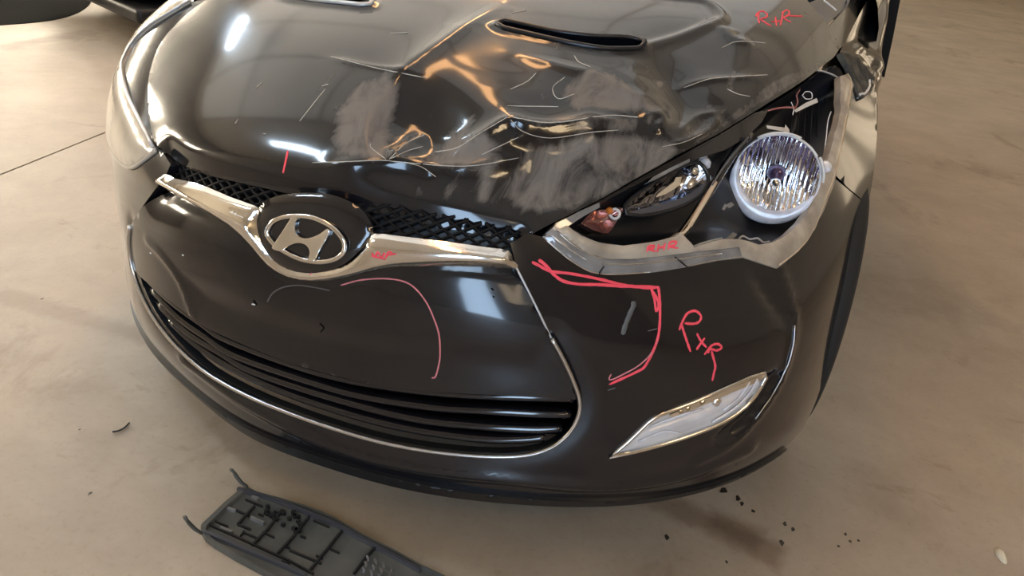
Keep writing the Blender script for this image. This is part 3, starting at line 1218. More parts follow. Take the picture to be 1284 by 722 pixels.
# red marker on the bumper corner
k9 = 939 / 260
strokes('marker_bracket', [crop(660, 300, k9, L) for L in (
    [(25, 102), (60, 120), (110, 145), (200, 155), (330, 180), (430, 205), (500, 215), (560, 220), (598, 215)],
    [(55, 92), (85, 115), (125, 160), (170, 190), (240, 203), (330, 205), (430, 212), (590, 215)],
    [(598, 212), (605, 290), (603, 400), (585, 480), (540, 570), (500, 600), (375, 657)],
    [(565, 220), (580, 270), (588, 325), (600, 290), (572, 232)])], .0052, 'bumper', MT['red'], bumper, label='red marker bracket around the dent')
strokes('marker_line', [crop(660, 300, k9, L) for L in ([(600, 440), (570, 510), (510, 570), (430, 615), (385, 635), (375, 630), (384, 610)],)],
        .0024, 'bumper', MT['pink'], bumper)
strokes('marker_note', [crop(660, 300, k9, L) for L in (
    [(692, 412), (708, 370), (730, 335), (765, 324), (790, 345), (785, 370), (760, 382), (715, 380)], [(700, 378), (720, 440), (743, 508)],
    [(772, 425), (790, 460), (815, 488)], [(808, 446), (790, 470), (770, 500)],
    [(806, 522), (838, 482), (868, 474), (884, 490), (862, 503), (832, 496), (822, 515)], [(838, 503), (855, 570), (850, 602), (842, 640)])],
        .0046, 'bumper', MT['red'], bumper, label='handwritten red RxR note on the bumper')
strokes('smudge', [crop(660, 300, k9, L) for L in ([(482, 280), (485, 300), (470, 335), (450, 385), (436, 432)],)], .009, 'bumper', MT['smudge'], bumper)
strokes('scratch_or_glint', [[(812, 415), (824, 412)], [(762, 489), (772, 486)]], .002, 'bumper', MT['smudge'], bumper)

# ---- lower grille -------------------------------------------------------
GR_UV = np.concatenate([U(SLAT_TOP, 2)[::-1], tr[3:-10][::-1]])
low_grille = empty('lower_grille', (0, .03, .34), label='lower grille of four black slats')
low_grille.parent = car
low_grille.matrix_parent_inverse = Matrix.Translation(Vector((0, -.9, -FLOOR_Z)))
bpy.context.view_layer.update()
bk = np.concatenate([U(SLAT_TOP, 2), tr[6:-12]])
panel('grille_back', bk, MT['deep'], low_grille, step=.02, off=-.06, depth=0)
SLATS = [
    [(173, 350), (205, 381), (246, 411), (277, 431), (370, 466), (450, 486), (558, 500), (674, 505), (722, 506)],
    [(179, 364), (215, 402), (250, 427), (290, 452), (385, 485), (450, 503), (540, 517), (600, 521), (672, 525), (718, 526)],
    [(188, 383), (225, 420), (270, 448), (310, 471), (405, 503), (513, 531), (600, 541), (666, 545), (706, 544)],
    [(205, 407), (240, 439), (290, 470), (360, 501), (450, 530), (520, 546), (600, 557), (650, 558), (684, 555)],
]
for L in SLATS:
    C_, N_ = px_line(L, None, 5)
    N2 = N_ * [1, 1, 1]
    pr = [(-.0075, -.045), (-.0085, -.016), (-.006, -.010), (0, -.0085), (.005, -.011), (.0065, -.018), (.0055, -.045)]
    sweep('slat', C_, N2, [(a, b) for a, b in pr], MT['gloss'], low_grille)
C_, N_ = px_line(TRIM, None, 5)
sweep('grille_trim', C_, N_, circle_prof(.0075, .009, 10, .003), MT['satin_chrome'], car, label='thin silver trim around the lower grille')

# ---- upper grille, chrome bar, emblem ---------------------------------------
BAR = [(197, 229), (203, 222), (212, 219), (221, 224), (240, 228), (262, 235), (290, 247), (312, 255), (327, 262), (324, 276), (326, 292), (333, 310), (345, 325),
       (362, 336), (385, 341), (410, 339), (432, 331), (447, 318), (456, 305), (468, 293), (500, 296), (560, 303), (610, 310), (637, 314),
       (643, 326), (648, 336), (600, 334), (560, 333), (520, 333), (490, 334), (462, 339), (432, 347), (395, 351), (362, 346), (337, 331), (317, 308), (292, 285),
       (252, 261), (222, 244)]
bar_uv = U(BAR, 2)
rid = line3([(205, 232), (240, 247), (290, 270), (318, 285)]), line3([(470, 311), (520, 316), (600, 322), (645, 327)])
bar_out = M(bar_uv[:, 0], bar_uv[:, 1])


def bar_fn(uv, P, N):
    q, _ = dist_poly(uv, bar_uv, True)
    t = np.clip(q / .012, 0, 1)
    d = .006 * t * (2 - t)
    for r in rid:
        q, _ = dist_poly(P, r)
        d += .013 * np.exp(-np.sqrt((q / .012) ** 2 + .03)) * t
    return d


bar = panel('chrome_grille_bar', bar_uv, MT['chrome'], car, step=.0045, off=.004, depth=.022, fn=bar_fn, label='chrome bar sweeping below the emblem', keep='bar')
strokes('marker_note', [[(466, 317), (470, 322), (474, 316), (478, 323), (482, 317), (480, 322)], [(484, 323), (487, 316), (492, 317)], [(484, 320), (497, 318)], [(466, 321), (484, 325)]],
        .0034, 'bar', MT['red'], bar, label='smeared red marker scribble')
strokes('marker_tick', [[(388, 344), (395, 341)], [(396, 342), (418, 336)]], .003, 'bar', MT['pink'], bar)
strokes('scratch_or_glint', [crop(180, 190, 4.514, L) for L in ([(485, 340), (515, 352)], [(505, 335), (500, 352)], [(522, 345), (518, 362)], [(515, 352), (565, 374)])], .0018, 'bar', MT['primer'], bar)
TOPG = HOOD_FRONT + [(648, 316), (637, 312), (560, 301), (468, 291), (455, 262), (405, 246), (355, 247), (327, 260), (262, 233), (212, 217)]
tg = np.concatenate([U([(206, 185), (300, 205), (405, 228), (520, 256), (655, 285)], 4), U([(652, 320), (637, 316), (560, 305), (468, 296), (456, 318), (400, 340), (345, 325), (327, 266), (262, 238), (212, 222), (203, 222)], 2)])
upg = panel('upper_grille', tg, MT['black'], car, step=.02, off=-.035, depth=0, label='dark mesh grille tucked under the hood edge')
# diamond mesh of the upper grille
V_, F_ = [], []
lo, hi = tg.min(0), tg.max(0)
for sgn in (1, -1):
    for c in np.arange(lo[0] - .4, hi[0] + .4, .026):
        vs_ = np.linspace(lo[1], hi[1], 40)
        us_ = c + sgn * (vs_ - lo[1]) * 1.35
        g = np.stack([us_, vs_], 1)
        ok = inside(g, tg)
        P_, N_ = M(us_, vs_), MN(us_, vs_)
        for i in range(39):
            if ok[i] and ok[i + 1]:
                T = P_[i + 1] - P_[i]
                S = np.cross(T, N_[i])
                S /= np.linalg.norm(S)
                o = len(V_)
                for p, n in ((P_[i], N_[i]), (P_[i + 1], N_[i + 1])):
                    for a, b in ((-.0022, -.03), (-.0018, -.016), (.0018, -.016), (.0022, -.03)):
                        V_.append(p + S * a + n * b)
                for a in range(3):
                    F_.append((o + a, o + a + 1, o + 5 + a, o + 4 + a))
link('grille_mesh', mesh('grille_mesh', V_, F_), MT['mesh'], upg, kind='stuff')

# emblem dish
DISH = [(325, 263), (332, 254), (346, 247), (370, 243), (405, 243), (430, 249), (452, 261), (464, 276), (469, 292), (458, 306), (448, 319), (432, 332), (410, 340), (385, 342), (361, 337), (344, 326), (332, 311), (325, 293), (323, 277)]
dish_uv = U(DISH, 2)
ec, en = hit((384, 300))
ex = np.cross(np.array([0, 0, 1.0]), -en)
ex /= np.linalg.norm(ex)
if ex[0] < 0:
    ex = -ex
ey = np.cross(en, ex)
if ey[2] < 0:
    ey = -ey


def dish_fn(uv, P, N):
    q, _ = dist_poly(uv, dish_uv, True)
    return .003 + .005 * np.clip(q / .02, 0, 1) ** .6


panel('emblem_mount', dish_uv, MT['gloss'], car, step=.006, off=0, depth=.03, fn=dish_fn, label='glossy black oval mount of the emblem')
# the oval emblem: outer ring and slanted letter H, fitted in the plane of the nose
epl = ec + en * .010


def to_plane(p):
    d = ray(*p)
    t = ((epl - CAM) @ en) / (d @ en)
    q = CAM + d * t - epl
    return np.array([q @ ex, q @ ey])


oval = np.array([to_plane(p) for p in crop(180, 190, 4.514, [(695, 470), (700, 430), (730, 390), (790, 366), (870, 358), (950, 365), (1030, 395), (1095, 440), (1140, 495), (1152, 540),
                                                             (1138, 580), (1095, 612), (1030, 628), (960, 626), (880, 608), (800, 570), (735, 525)])])
ov = catmull(oval, 5, True)


def plate(outline, z0, z1, bev=.0016):
    """a closed outline extruded along the normal, with a rounded top edge"""
    o = np.asarray(outline)
    c = o.mean(0)
    n = len(o)
    t = np.roll(o, -1, 0) - np.roll(o, 1, 0)
    a = .5 * np.sum(o[:, 0] * np.roll(o[:, 1], -1) - np.roll(o[:, 0], -1) * o[:, 1])
    nn = np.stack([t[:, 1], -t[:, 0]], 1) * np.sign(a)
    nn /= np.linalg.norm(nn, axis=1)[:, None] + 1e-12
    V = []
    for off, z in ((0, z0), (0, z1 - bev), (-bev * .4, z1 - bev * .35), (-bev * 1.3, z1)):
        q = o + nn * off
        V += [epl + ex * p[0] + ey * p[1] + en * z for p in q]
    F = []
    for k in range(3):
        for i in range(n):
            j = (i + 1) % n
            F.append((k * n + i, k * n + j, (k + 1) * n + j, (k + 1) * n + i) if a > 0 else (k * n + j, k * n + i, (k + 1) * n + i, (k + 1) * n + j))
    top = o + nn * (-bev * 1.3)
    T, TF = tris_of(top, [], .004)
    k0 = len(V)
    V += [epl + ex * p[0] + ey * p[1] + en * z1 for p in T]
    F += [tuple(k0 + i for i in f) for f in TF]
    return V, F


emblem = empty('emblem', tuple(epl), label='chrome oval emblem with a slanted H')
emblem.parent = car
emblem.matrix_parent_inverse = Matrix.Translation(Vector((0, -.9, -FLOOR_Z)))
bpy.context.view_layer.update()
oc = np.array([epl + ex * p[0] + ey * p[1] + en * .001 for p in ov])
cen = ov.mean(0)
sweep('emblem_ring', np.array([epl + ex * p[0] + ey * p[1] + en * .002 for p in cen + (ov - cen) * .955]), np.tile(en, (len(oc), 1)), circle_prof(.0078, .007, 12), MT['chrome'], emblem, True)
bk = [epl + ex * p[0] + ey * p[1] - en * .001 for p in ov]
link('emblem_back', mesh('emblem_back', bk, [tuple(range(len(bk)))]), MT['gloss'], emblem, smooth=False)
HL = [(735, 545), (760, 500), (800, 440), (835, 385), (850, 368), (885, 375), (870, 400), (865, 440), (880, 470), (920, 487), (965, 480), (1010, 460), (1045, 435), (1062, 447),
      (1045, 490), (1010, 550), (985, 600), (975, 622), (935, 618), (945, 590), (948, 560), (930, 530), (895, 517), (860, 522), (820, 540), (785, 562)]
hp = np.array([to_plane(p) for p in crop(180, 190, 4.514, HL)])
V, F = plate(catmull(hp, 3, True), 0, .006)
link('emblem_letter', mesh('emblem_letter', V, F), MT['chrome'], emblem, smooth=False)

# ---- fog lamps -------------------------------------------------------
for path, mirror in ((fog_uv, False), (fog_uvl, True)):
    P_, N_ = M(path[:, 0], path[:, 1]), MN(path[:, 0], path[:, 1])
    fl = sweep('fog_lamp', P_ + N_ * (.001 if not mirror else -.008), N_, circle_prof(.008, .007), MT['chrome'] if not mirror else MT['gloss'], car, True, label='slim fog lamp in the bumper corner' if not mirror else None)
    base = fog_uv if not mirror else fog_uv + [.07, 0]
    panel('fog_reflector', base, MT['mirror'], fl, step=.012, off=-.004, depth=0, mirror=mirror,
          fn=lambda uv, P, N: -.030 * np.clip(dist_poly(uv, base, True)[0] / .03, 0, 1) ** .5 + .002 * np.sin(uv[:, 0] * 240))
    panel('fog_lens', base, MT['fog'], fl, step=.010, off=-.003, depth=0, mirror=mirror,
          fn=lambda uv, P, N: .005 * np.clip(dist_poly(uv, base, True)[0] / .03, 0, 1))
    if not mirror:
        panel('fog_bezel', U([(838, 519), (870, 505), (915, 485), (958, 467), (955, 474), (916, 491), (872, 510), (842, 522)], 1), MT['chrome'], fl, step=.008, off=.004, depth=.006, label='bright upper edge of the fog lamp')
        for L, w_ in (([(948, 474), (938, 492), (918, 512), (892, 528)], .005), ([(938, 478), (926, 496), (906, 513)], .003), ([(800, 552), (830, 540), (852, 542)], .003), ([(815, 533), (850, 520), (880, 511)], .003)):
            C_, N_ = px_line(L, None, 4)
            sweep('lens_step', C_ + N_ * .0035, N_, circle_prof(w_, .003), MT['ring'], fl)
        c, n = hit((898, 503))
        lathe('fog_bulb', [(0, .006), (.007, .005), (.010, .001), (.011, -.006)], c + n * .001, n, MT['mirror'], fl, 16)

# ---- struck headlamp (right of the photo) -------------------------------------
lamp = empty('headlamp', tuple(hit((900, 250))[0]), label='smashed headlamp with open black housing and bare reflectors')
lamp.parent = car
lamp.matrix_parent_inverse = Matrix.Translation(Vector((0, -.9, -FLOOR_Z)))
bpy.context.view_layer.update()
lu = U(LAMP_UP, 2)
lamp_uv = np.concatenate([ll, lu])
panel('lamp_housing', lamp_uv, MT['satin'], lamp, step=.012, off=-.006, depth=0, label='open black lamp housing',
      fn=lambda uv, P, N: -.085 * np.clip(dist_poly(uv, lamp_uv, True)[0] / .07, 0, 1) ** .8, keep='housing')
RAIL = [(682, 294), (700, 278), (760, 247), (840, 202), (905, 167), (950, 139), (968, 134), (960, 150), (940, 170), (912, 186), (880, 196), (815, 222), (760, 251), (722, 278), (700, 292)]
panel('upper_rail', U(RAIL, 1), MT['gloss'], lamp, step=.012, off=-.008, depth=.03)
panel('rail_chip', U([(683, 294), (700, 279), (726, 265), (751, 254), (752, 260), (730, 272), (703, 289)], 1), MT['edge'], lamp, step=.012, off=.001, depth=.012, label='grey broken lens edge')
panel('rail_chip', U([(813, 228), (820, 221), (845, 208), (866, 198), (866, 202), (846, 212), (824, 224)], 1), MT['edge'], lamp, step=.012, off=-.002, depth=.012)
OUT_A = LAMP_LOW[:9]
MIDL = [(925, 310), (870, 316), (830, 321), (790, 325), (758, 324), (735, 317), (712, 301), (697, 288)]
panel('clear_lens_rim', U(OUT_A + MIDL, 1), MT['edge'], lamp, step=.009, off=.001, depth=.012, label='clear facetted rim of the broken lens',
      fn=lambda uv, P, N: .006 * np.clip(dist_poly(uv, U(OUT_A + MIDL, 1), True)[0] / .012, 0, 1) ** .5, keep='rim')
strokes('rim_glint', [[(683, 299), (700, 314), (718, 328), (742, 341), (772, 344), (815, 341)], [(700, 291), (716, 305), (738, 318), (760, 324), (800, 324)],
                      [(755, 331), (800, 331), (850, 325), (905, 318)], [(862, 334), (900, 326), (930, 322), (948, 324)], [(690, 294), (712, 311), (735, 326)]], .0022, 'rim', MT['satin_chrome'], lamp)
for a, b in (((757, 334), (751, 343)), ((846, 322), (861, 334))):
    C_, N_ = px_line([a, ((a[0] + b[0]) / 2, (a[1] + b[1]) / 2), b], 'rim', 3)
    sweep('rim_step', C_, N_, circle_prof(.003, .004), MT['black'], lamp)
INNER = [(1052, 96), (1052, 140), (1042, 180), (1031, 215), (1016, 256), (1003, 278), (985, 294), (968, 304), (950, 307), (938, 303), (926, 300), (905, 300), (882, 306), (869, 310),
         (860, 300), (853, 291), (845, 297), (820, 303), (780, 308), (752, 305), (728, 296), (710, 283)]
BAND = MIDL[::-1] + [(930, 323)] + LAMP_LOW[9:] + [(1048, 215), (1056, 175), (1068, 108), (1062, 93)] + INNER
band_uv = U(BAND, 1)
panel('lens_fragment', band_uv, MT['broken'], lamp, step=.007, off=.003, depth=.014, label='jagged beige remains of the lens',
      fn=lambda uv, P, N: .005 * np.clip(dist_poly(uv, band_uv, True)[0] / .015, 0, 1) ** .5 + .0012 * noise3(P, 160, 9), keep='band')
strokes('marker_note', [[(811, 316), (813, 309), (820, 308), (819, 311), (813, 312), (822, 315)], [(824, 316), (826, 306)], [(825, 311), (833, 309)], [(832, 314), (834, 305)],
                        [(838, 313), (840, 304), (848, 303), (846, 307), (839, 309), (850, 311)]], .0036, 'band', MT['red'], lamp, label='red marker note on the lens remains')
# torn bright edges
strokes('torn_edge', [[(869, 309), (884, 304), (905, 299)], [(926, 300), (931, 296), (940, 300), (950, 299), (957, 304), (965, 303)], [(1052, 98), (1040, 92), (1020, 87), (1003, 90)]], .004,
        ('band', 'housing'), MT['white'], lamp, lift=.002)
strokes('edge_glint', [[(1063, 92), (1067, 108), (1056, 175), (1047, 218), (1020, 287), (1000, 314), (972, 336)]], .0034, 'band', MT['tan'], lamp)
# low beam: fluted reflector bowl
lc0, ln0 = hit((973, 222))
d0 = ray(973, 222)
lc = lc0 + d0 * .052
ax = -d0 * .86 + np.array([.05, -.30, 0.0])
ax /= np.linalg.norm(ax)
LR = 54 / FPX * ((lc - CAM) @ CF)
rx = np.cross(np.array([0, 0, 1.0]), ax)
rx /= np.linalg.norm(rx)
if rx @ CR < 0:
    rx = -rx
ry = np.cross(ax, rx)
if ry[2] < 0:
    ry = -ry
V, F = [], []
NR, NS = 40, 160
for a in range(NR + 1):
    r = LR * .945 * (0.10 + .90 * a / NR)
    for s in range(NS):
        t = 2 * math.pi * s / NS
        x, y = r * math.cos(t), r * math.sin(t)
        hgt = -.045 + .050 * (r / LR) ** 2
        fl_ = math.cos(x / LR * 2 * math.pi * 4.6)
        hgt += .0035 * (abs(fl_) - .5) * min(1, r / LR * 2.2) + .0007 * math.sin(y / LR * 9 + math.floor(x / LR * 9) * 1.7)
        V.append(lc + rx * x + ry * y + ax * hgt)
for a in range(NR):
    for s in range(NS):
        s2 = (s + 1) % NS
        F.append((a * NS + s, a * NS + s2, (a + 1) * NS + s2, (a + 1) * NS + s))
link('low_beam_reflector', mesh('low_beam_reflector', V, F), MT['mirror'], lamp, label='round fluted chrome low beam reflector')
lathe('lamp_ring', [(LR * .935, -.004), (LR * .945, .004), (LR * .96, .007), (LR * .985, .004), (LR * 1.0, -.01), (LR * .99, -.045)], lc, ax, MT['ring'], lamp, 72)
# thick lower crescent of clear plastic
cr, cn = [], []
for t in np.linspace(math.radians(165), math.radians(345), 40):
    cr.append(lc + (rx * math.cos(t) + ry * math.sin(t)) * LR * .93 + ax * .006)
    cn.append(ax)
sc_ = np.sin(np.linspace(0, math.pi, 40)) ** .7 + .12
sweep('clear_crescent', cr, cn, circle_prof(.026, .012, 12), MT['ring'], lamp, scale=sc_)
lathe('bulb_shade', [(0, .020), (.010, .018), (.0165, .010), (.0175, -.012)], lc + ry * .006 - ax * .02, ax, MT['purple'], lamp, 24)
lathe('bulb', [(0, .034), (.006, .032), (.010, .024), (.010, 0)], lc - ry * .010 + rx * .002 - ax * .02, ax, MT['mirror'], lamp, 20)
for t0, t1, rr in ((72, 128, 1.01), (40, 78, .97), (5, 38, 1.02)):
    cc = [lc + (rx * math.cos(math.radians(t)) + ry * math.sin(math.radians(t))) * LR * rr + ax * .010 for t in np.linspace(t0, t1, 14)]
    sweep('ring_shard', cc, [ax] * 14, circle_prof(.005, .004), MT['white'], lamp)
lathe('adjuster', [(0, .012), (.008, .010), (.012, .0), (.012, -.03)], lc + rx * LR * 1.0 + ry * LR * .42 - ax * .004, ax, MT['ring'], lamp, 18)

# high beam: almond reflector
EYE = [(796, 264), (796, 250), (812, 235), (835, 219), (860, 204), (885, 195), (897, 204), (902, 219), (893, 238), (870, 253), (840, 263), (815, 267)]
eye_uv = U(EYE, 3)
hb = panel('high_beam_reflector', eye_uv, MT['eye'], lamp, step=.006, off=-.030, depth=.02, label='almond shaped high beam reflector',
           fn=lambda uv, P, N: -.030 * np.clip(dist_poly(uv, eye_uv, True)[0] / .03, 0, 1) ** .6 + .0012 * np.sin(uv[:, 0] * 260))
P_, N_ = M(eye_uv[:, 0], eye_uv[:, 1]), MN(eye_uv[:, 0], eye_uv[:, 1])
sweep('eye_frame', P_ - N_ * .027, N_, circle_prof(.007, .008), MT['satin'], lamp, True)
SH = [(797, 262), (815, 258), (845, 250), (875, 240), (900, 222), (893, 239), (870, 254), (840, 264), (815, 268)]
panel('eye_shelf', U(SH, 2), MT['silver_dark'], lamp, step=.01, off=-.026, depth=.01)
def on_m(p, off):
    c, n = hit(p)
    # go on along the ray so that the point stays in place in front of the camera and sits deeper in the lamp
    d = ray(*p)
    return c + d * (off / max(.3, abs(d @ n))), n
c, n = on_m((869, 215), .035)
lathe('bulb', [(0, .022), (.007, .020), (.011, .010), (.011, -.01)], c, -ray(869, 215), MT['mirror'], lamp, 20)
c, n = on_m((884, 205), .035)
lathe('bulb_holder', [(0, .010), (.008, .008), (.012, 0), (.012, -.01)], c, -ray(884, 205) + np.array([.3, 0, .2]), MT['ring'], lamp, 7)
c, n = on_m((886, 224), .035)
lathe('bulb_holder', [(0, .008), (.006, .006), (.009, 0), (.009, -.01)], c, -ray(886, 224), MT['ring'], lamp, 6)
def slab_px(name, pts, off, th, material, parent, label=None):
    """small flat chip of plastic: an outline of the photo placed at a depth inside the lamp"""
    A = [on_m(p, off) for p in pts]
    n = -ray(*np.mean(pts, 0))
    V = [a[0] for a in A] + [a[0] - n * th for a in A]
    k = len(pts)
    F = [tuple(range(k)), tuple(range(k, 2 * k))[::-1]] + [(i, (i + 1) % k, k + (i + 1) % k, k + i) for i in range(k)]
    return link(name, mesh(name, V, F), material, parent, label, smooth=False)
slab_px('tan_shim', crop(790, 170, 6.014, [(195, 465), (210, 440), (270, 395), (330, 350), (345, 315), (390, 310), (380, 370), (330, 405), (270, 440)]), .026, .004, MT['tan'], lamp, 'tan plastic shim')
# indicator
SIG = [(738, 277), (751, 262), (770, 257), (793, 256), (788, 268), (774, 290), (754, 286)]
sig_uv = U(SIG, 3)
sg = panel('indicator', sig_uv, MT['sig'], lamp, step=.006, off=-.028, depth=.02, label='small reddish indicator reflector with amber bulb',
           fn=lambda uv, P, N: -.02 * np.clip(dist_poly(uv, sig_uv, True)[0] / .02, 0, 1) ** .6)
c, n = on_m((764, 264), .030)
lathe('amber_bulb', [(0, .014), (.004, .012), (.0065, .006), (.0065, -.01)], c, -ray(764, 264), MT['amber'], lamp, 18)
c, n = on_m((771, 268), .030)
lathe('bulb_collar', [(.006, .004), (.010, .003), (.010, -.004)], c, -ray(771, 268), MT['white'], lamp, 14)
# divider between the two chambers, tan strip on it
for pts, w, mt_, nm, off in (([(940, 168), (925, 185), (905, 215), (885, 248), (866, 278), (850, 300)], .016, MT['gloss'], 'divider', .020),
                             ([(897, 228), (887, 246), (875, 266), (865, 283)], .008, MT['tan'], 'divider_strip', .006),
                             ([(868, 279), (858, 291), (845, 298), (825, 304)], .005, MT['tan'], 'divider_strip', .004)):
    A = [on_m(p, off) for p in catmull(pts, 4)]
    sweep(nm, [a[0] for a in A], [-ray(*p) for p in catmull(pts, 4)], circle_prof(w, w * .8), mt_, lamp)
for pts in ([(938, 172), (910, 206), (893, 232)], [(720, 290), (745, 303), (775, 308)]):
    A = [on_m(p, .004) for p in catmull(pts, 4)]
    sweep('divider_edge', [a[0] for a in A], [-ray(*p) for p in catmull(pts, 4)], circle_prof(.003, .003), MT['silver_dark'], lamp)
# chips, clips and wires in the open chamber
for q in ([(910, 257), (917, 253), (921, 257), (914, 261)], [(905, 262), (909, 255), (912, 258), (908, 264)], [(910, 300), (919, 291), (925, 294), (918, 300)]):
    slab_px('chip', q, .03, .003, MT['edge'], lamp)
slab_px('white_clip', [(961, 157), (984, 160), (984, 165), (962, 161)], .012, .004, MT['white'], lamp)
slab_px('white_clip', [(983, 163), (985, 156), (990, 163), (989, 171), (982, 169)], .010, .004, MT['white'], lamp)
slab_px('white_clip', [(996, 138), (1010, 129), (1024, 123), (1026, 128), (1010, 135), (998, 141)], .012, .004, MT['white'], lamp)
for nm, pts, w, mt_ in (('wire', [(945, 148), (962, 139), (980, 135), (997, 135)], .004, MT['wire']), ('wire', [(997, 136), (1000, 128), (999, 119), (1003, 112)], .003, MT['wire']),
                        ('wire', [(1006, 120), (1010, 115), (1017, 116), (1018, 123), (1011, 124), (1007, 121)], .0025, MT['ring']),
                        ('wire', [(992, 128), (995, 137), (994, 144)], .0025, MT['ring']), ('wire', [(1042, 140), (1038, 152), (1036, 172), (1033, 195)], .003, MT['ring']),
                        ('wire', [(905, 168), (918, 167), (928, 163)], .004, MT['wire'])):
    A = [on_m(p, .014) for p in catmull(pts, 4)]
    sweep(nm, [a[0] for a in A], [-ray(*p) for p in catmull(pts, 4)], circle_prof(w, w, 6), mt_, lamp)
for xx in np.linspace(985, 1035, 7):
    A = [on_m(p, .05) for p in ((xx, 148 - (xx - 985) * .5), (xx - 2, 165), (xx - 3, 186))]
    sweep('housing_rib', [a[0] for a in A], [-ray(xx, 165)] * 3, circle_prof(.003, .004, 6), MT['black'], lamp)

# ---- undamaged headlamp (left of the photo) -------------------------------------
LL_UP = [(196, 186), (186, 166), (175, 145), (163, 120), (156, 95), (156, 78), (166, 58), (182, 40), (205, 24), (240, 3)]
lup = U(LL_UP, 2)
lensl = np.concatenate([lup, edge([-.80, -.86, -.90, -.93, -.94], [.90, .80, .72, .62, .52]), lll[::-1]])
left_lamp = panel('headlamp', lensl, MT['haze'], car, step=.012, off=.004, depth=.02, label='cloudy intact headlamp lens',
                  fn=lambda uv, P, N: .008 * np.clip(dist_poly(uv, lensl, True)[0] / .03, 0, 1) ** .5)
P_, N_ = M(lup[:, 0], lup[:, 1]), MN(lup[:, 0], lup[:, 1])
sweep('lens_rim', P_ + N_ * .006, N_, circle_prof(.006, .005), MT['silver'], left_lamp)
lowl = U(LLEFT, 4)
P_, N_ = M(lowl[:, 0], lowl[:, 1]), MN(lowl[:, 0], lowl[:, 1])
sweep('lens_foot', P_ + N_ * .002, N_, circle_prof(.010, .008), MT['clearl'], left_lamp)

# ---- fenders -------------------------------------------------------
FENL = np.concatenate([hl[::-1], lup[1:], edge([-.84, -.80], [1.1, 1.35])[:1], edge([-.75, -.68], [1.3, 1.3])])
panel('left_fender_top', np.concatenate([edge([-.66, -.665], [1.60, 1.2]), hl, lup, edge([-.80], [1.61])]), PAINT, car, step=.012, off=.0, depth=.015,
      fn=lambda uv, P, N: -.024 * dist_poly(uv, lup)[0] / (dist_poly(uv, lup)[0] + dist_poly(uv, np.concatenate([edge([-.66, -.665], [1.60, 1.2]), hl]))[0] + 1e-4), wear=lambda uv, P: np.full(len(uv), .15))
fl_uv = np.concatenate([edge([-.80, -.86, -.90, -.93, -.94, -1.0, -1.1, -1.15, -1.15, -1.15, -.8], [.90, .80, .72, .62, .52, .50, .47, .47, .8, 1.62, 1.62])])
panel('fender', np.concatenate([fl_uv, lup[-1:]]), PAINT, car, step=.02, depth=.02, wear=lambda uv, P: np.full(len(uv), .15))
ru = U([(1036, 34), (1049, 64), (1058, 78), (1064, 92), (1069, 108), (1057, 175), (1048, 220)], 2)
wedge = U([(1080, -6), (1074, 20), (1063, 46), (1053, 66)], 2)
CRUMP = [([(1079, 56), (1086, 66), (1096, 76), (1103, 84)], .010, .014), ([(1086, 58), (1090, 68), (1094, 70)], -.012, .012), ([(1096, 78), (1095, 95), (1092, 110)], .008, .012),
         ([(1112, 0), (1098, 25), (1088, 50)], -.012, .02)]
CP3 = [(line3(l), h, w) for l, h, w in CRUMP]


def fen_fn(uv, P, N):
    d = np.zeros(len(P))
    for L, h, w in CP3:
        q, t = dist_poly(P, L)
        d += h * np.exp(-(q / w) ** 2)
    return d


fen_uv = np.concatenate([ru[8:], U([(1047, 222), (1064, 236), (1083, 252)])[1:], edge([1.13, 1.15, 1.17, 1.19], [.50, .6, .72, .84]), U([(1082, 100), (1068, 94)])])
fender = panel('fender', fen_uv, PAINT, car, step=.011, depth=.014, fn=fen_fn, wear=lambda uv, P: np.full(len(uv), .15), label='buckled fender beside the broken headlamp', keep='fender')
# the upper part of the fender, pushed outwards and creased
ROWS = [([(1064, 104), (1078, 112), (1092, 116), (1098, 118)], .98), ([(1062, 88), (1080, 92), (1095, 95), (1105, 98)], 1.02), ([(1053, 69), (1074, 72), (1092, 76), (1103, 82)], 1.08),
        ([(1061, 50), (1078, 52), (1094, 53), (1107, 54)], 1.18), ([(1074, 25), (1088, 26), (1102, 26), (1114, 26)], 1.30), ([(1089, -2), (1100, -2), (1110, -2), (1120, -2)], 1.44), ([(1104, -30), (1112, -30), (1120, -30), (1127, -30)], 1.60)]
G = np.array([[at(p[0], p[1], y=yy + (0, .10, .22, .36)[j]) for j, p in enumerate(r)] + [at(r[3][0], r[3][1], y=yy + .36) + np.array([-.02, .30, -.10])] for r, yy in ROWS])
G = np.array([catmull(G[:, j], 6) for j in range(5)]).swapaxes(0, 1)
G = np.array([catmull(g, 6) for g in G])
nr, nc = G.shape[:2]
CL3 = [([(1080, 58), (1087, 66), (1096, 74), (1104, 84)], .014, .020), ([(1084, 68), (1092, 78), (1100, 90)], -.012, .018), ([(1112, 2), (1098, 28), (1088, 52)], -.016, .035)]
gp = project(G.reshape(-1, 3))
dd_ = np.zeros(len(gp))
for l, h_, w_ in CL3:
    q_, _ = dist_poly(gp, np.array(catmull(l, 4)))
    dd_ += h_ * np.exp(-(q_ / (w_ * 350)) ** 2)
G = G + dd_.reshape(nr, nc, 1) * np.array([.75, -.6, .25])
buck = link('fender_shoulder', mesh('fender_shoulder', G.reshape(-1, 3), [(a * nc + b, a * nc + b + 1, (a + 1) * nc + b + 1, (a + 1) * nc + b) for a in range(nr - 1) for b in range(nc - 1)]), PAINT, fender)
fs_uv = np.concatenate([U([(1038, 34), (1046, 50), (1051, 62)]), wedge[::-1][1:], edge([1.10, .98], [1.66, 1.66]), U([(1062, 8)])])
panel('fender_edge', fs_uv, PAINT, fender, step=.012, off=.002, depth=.014, wear=lambda uv, P: np.full(len(uv), .15))
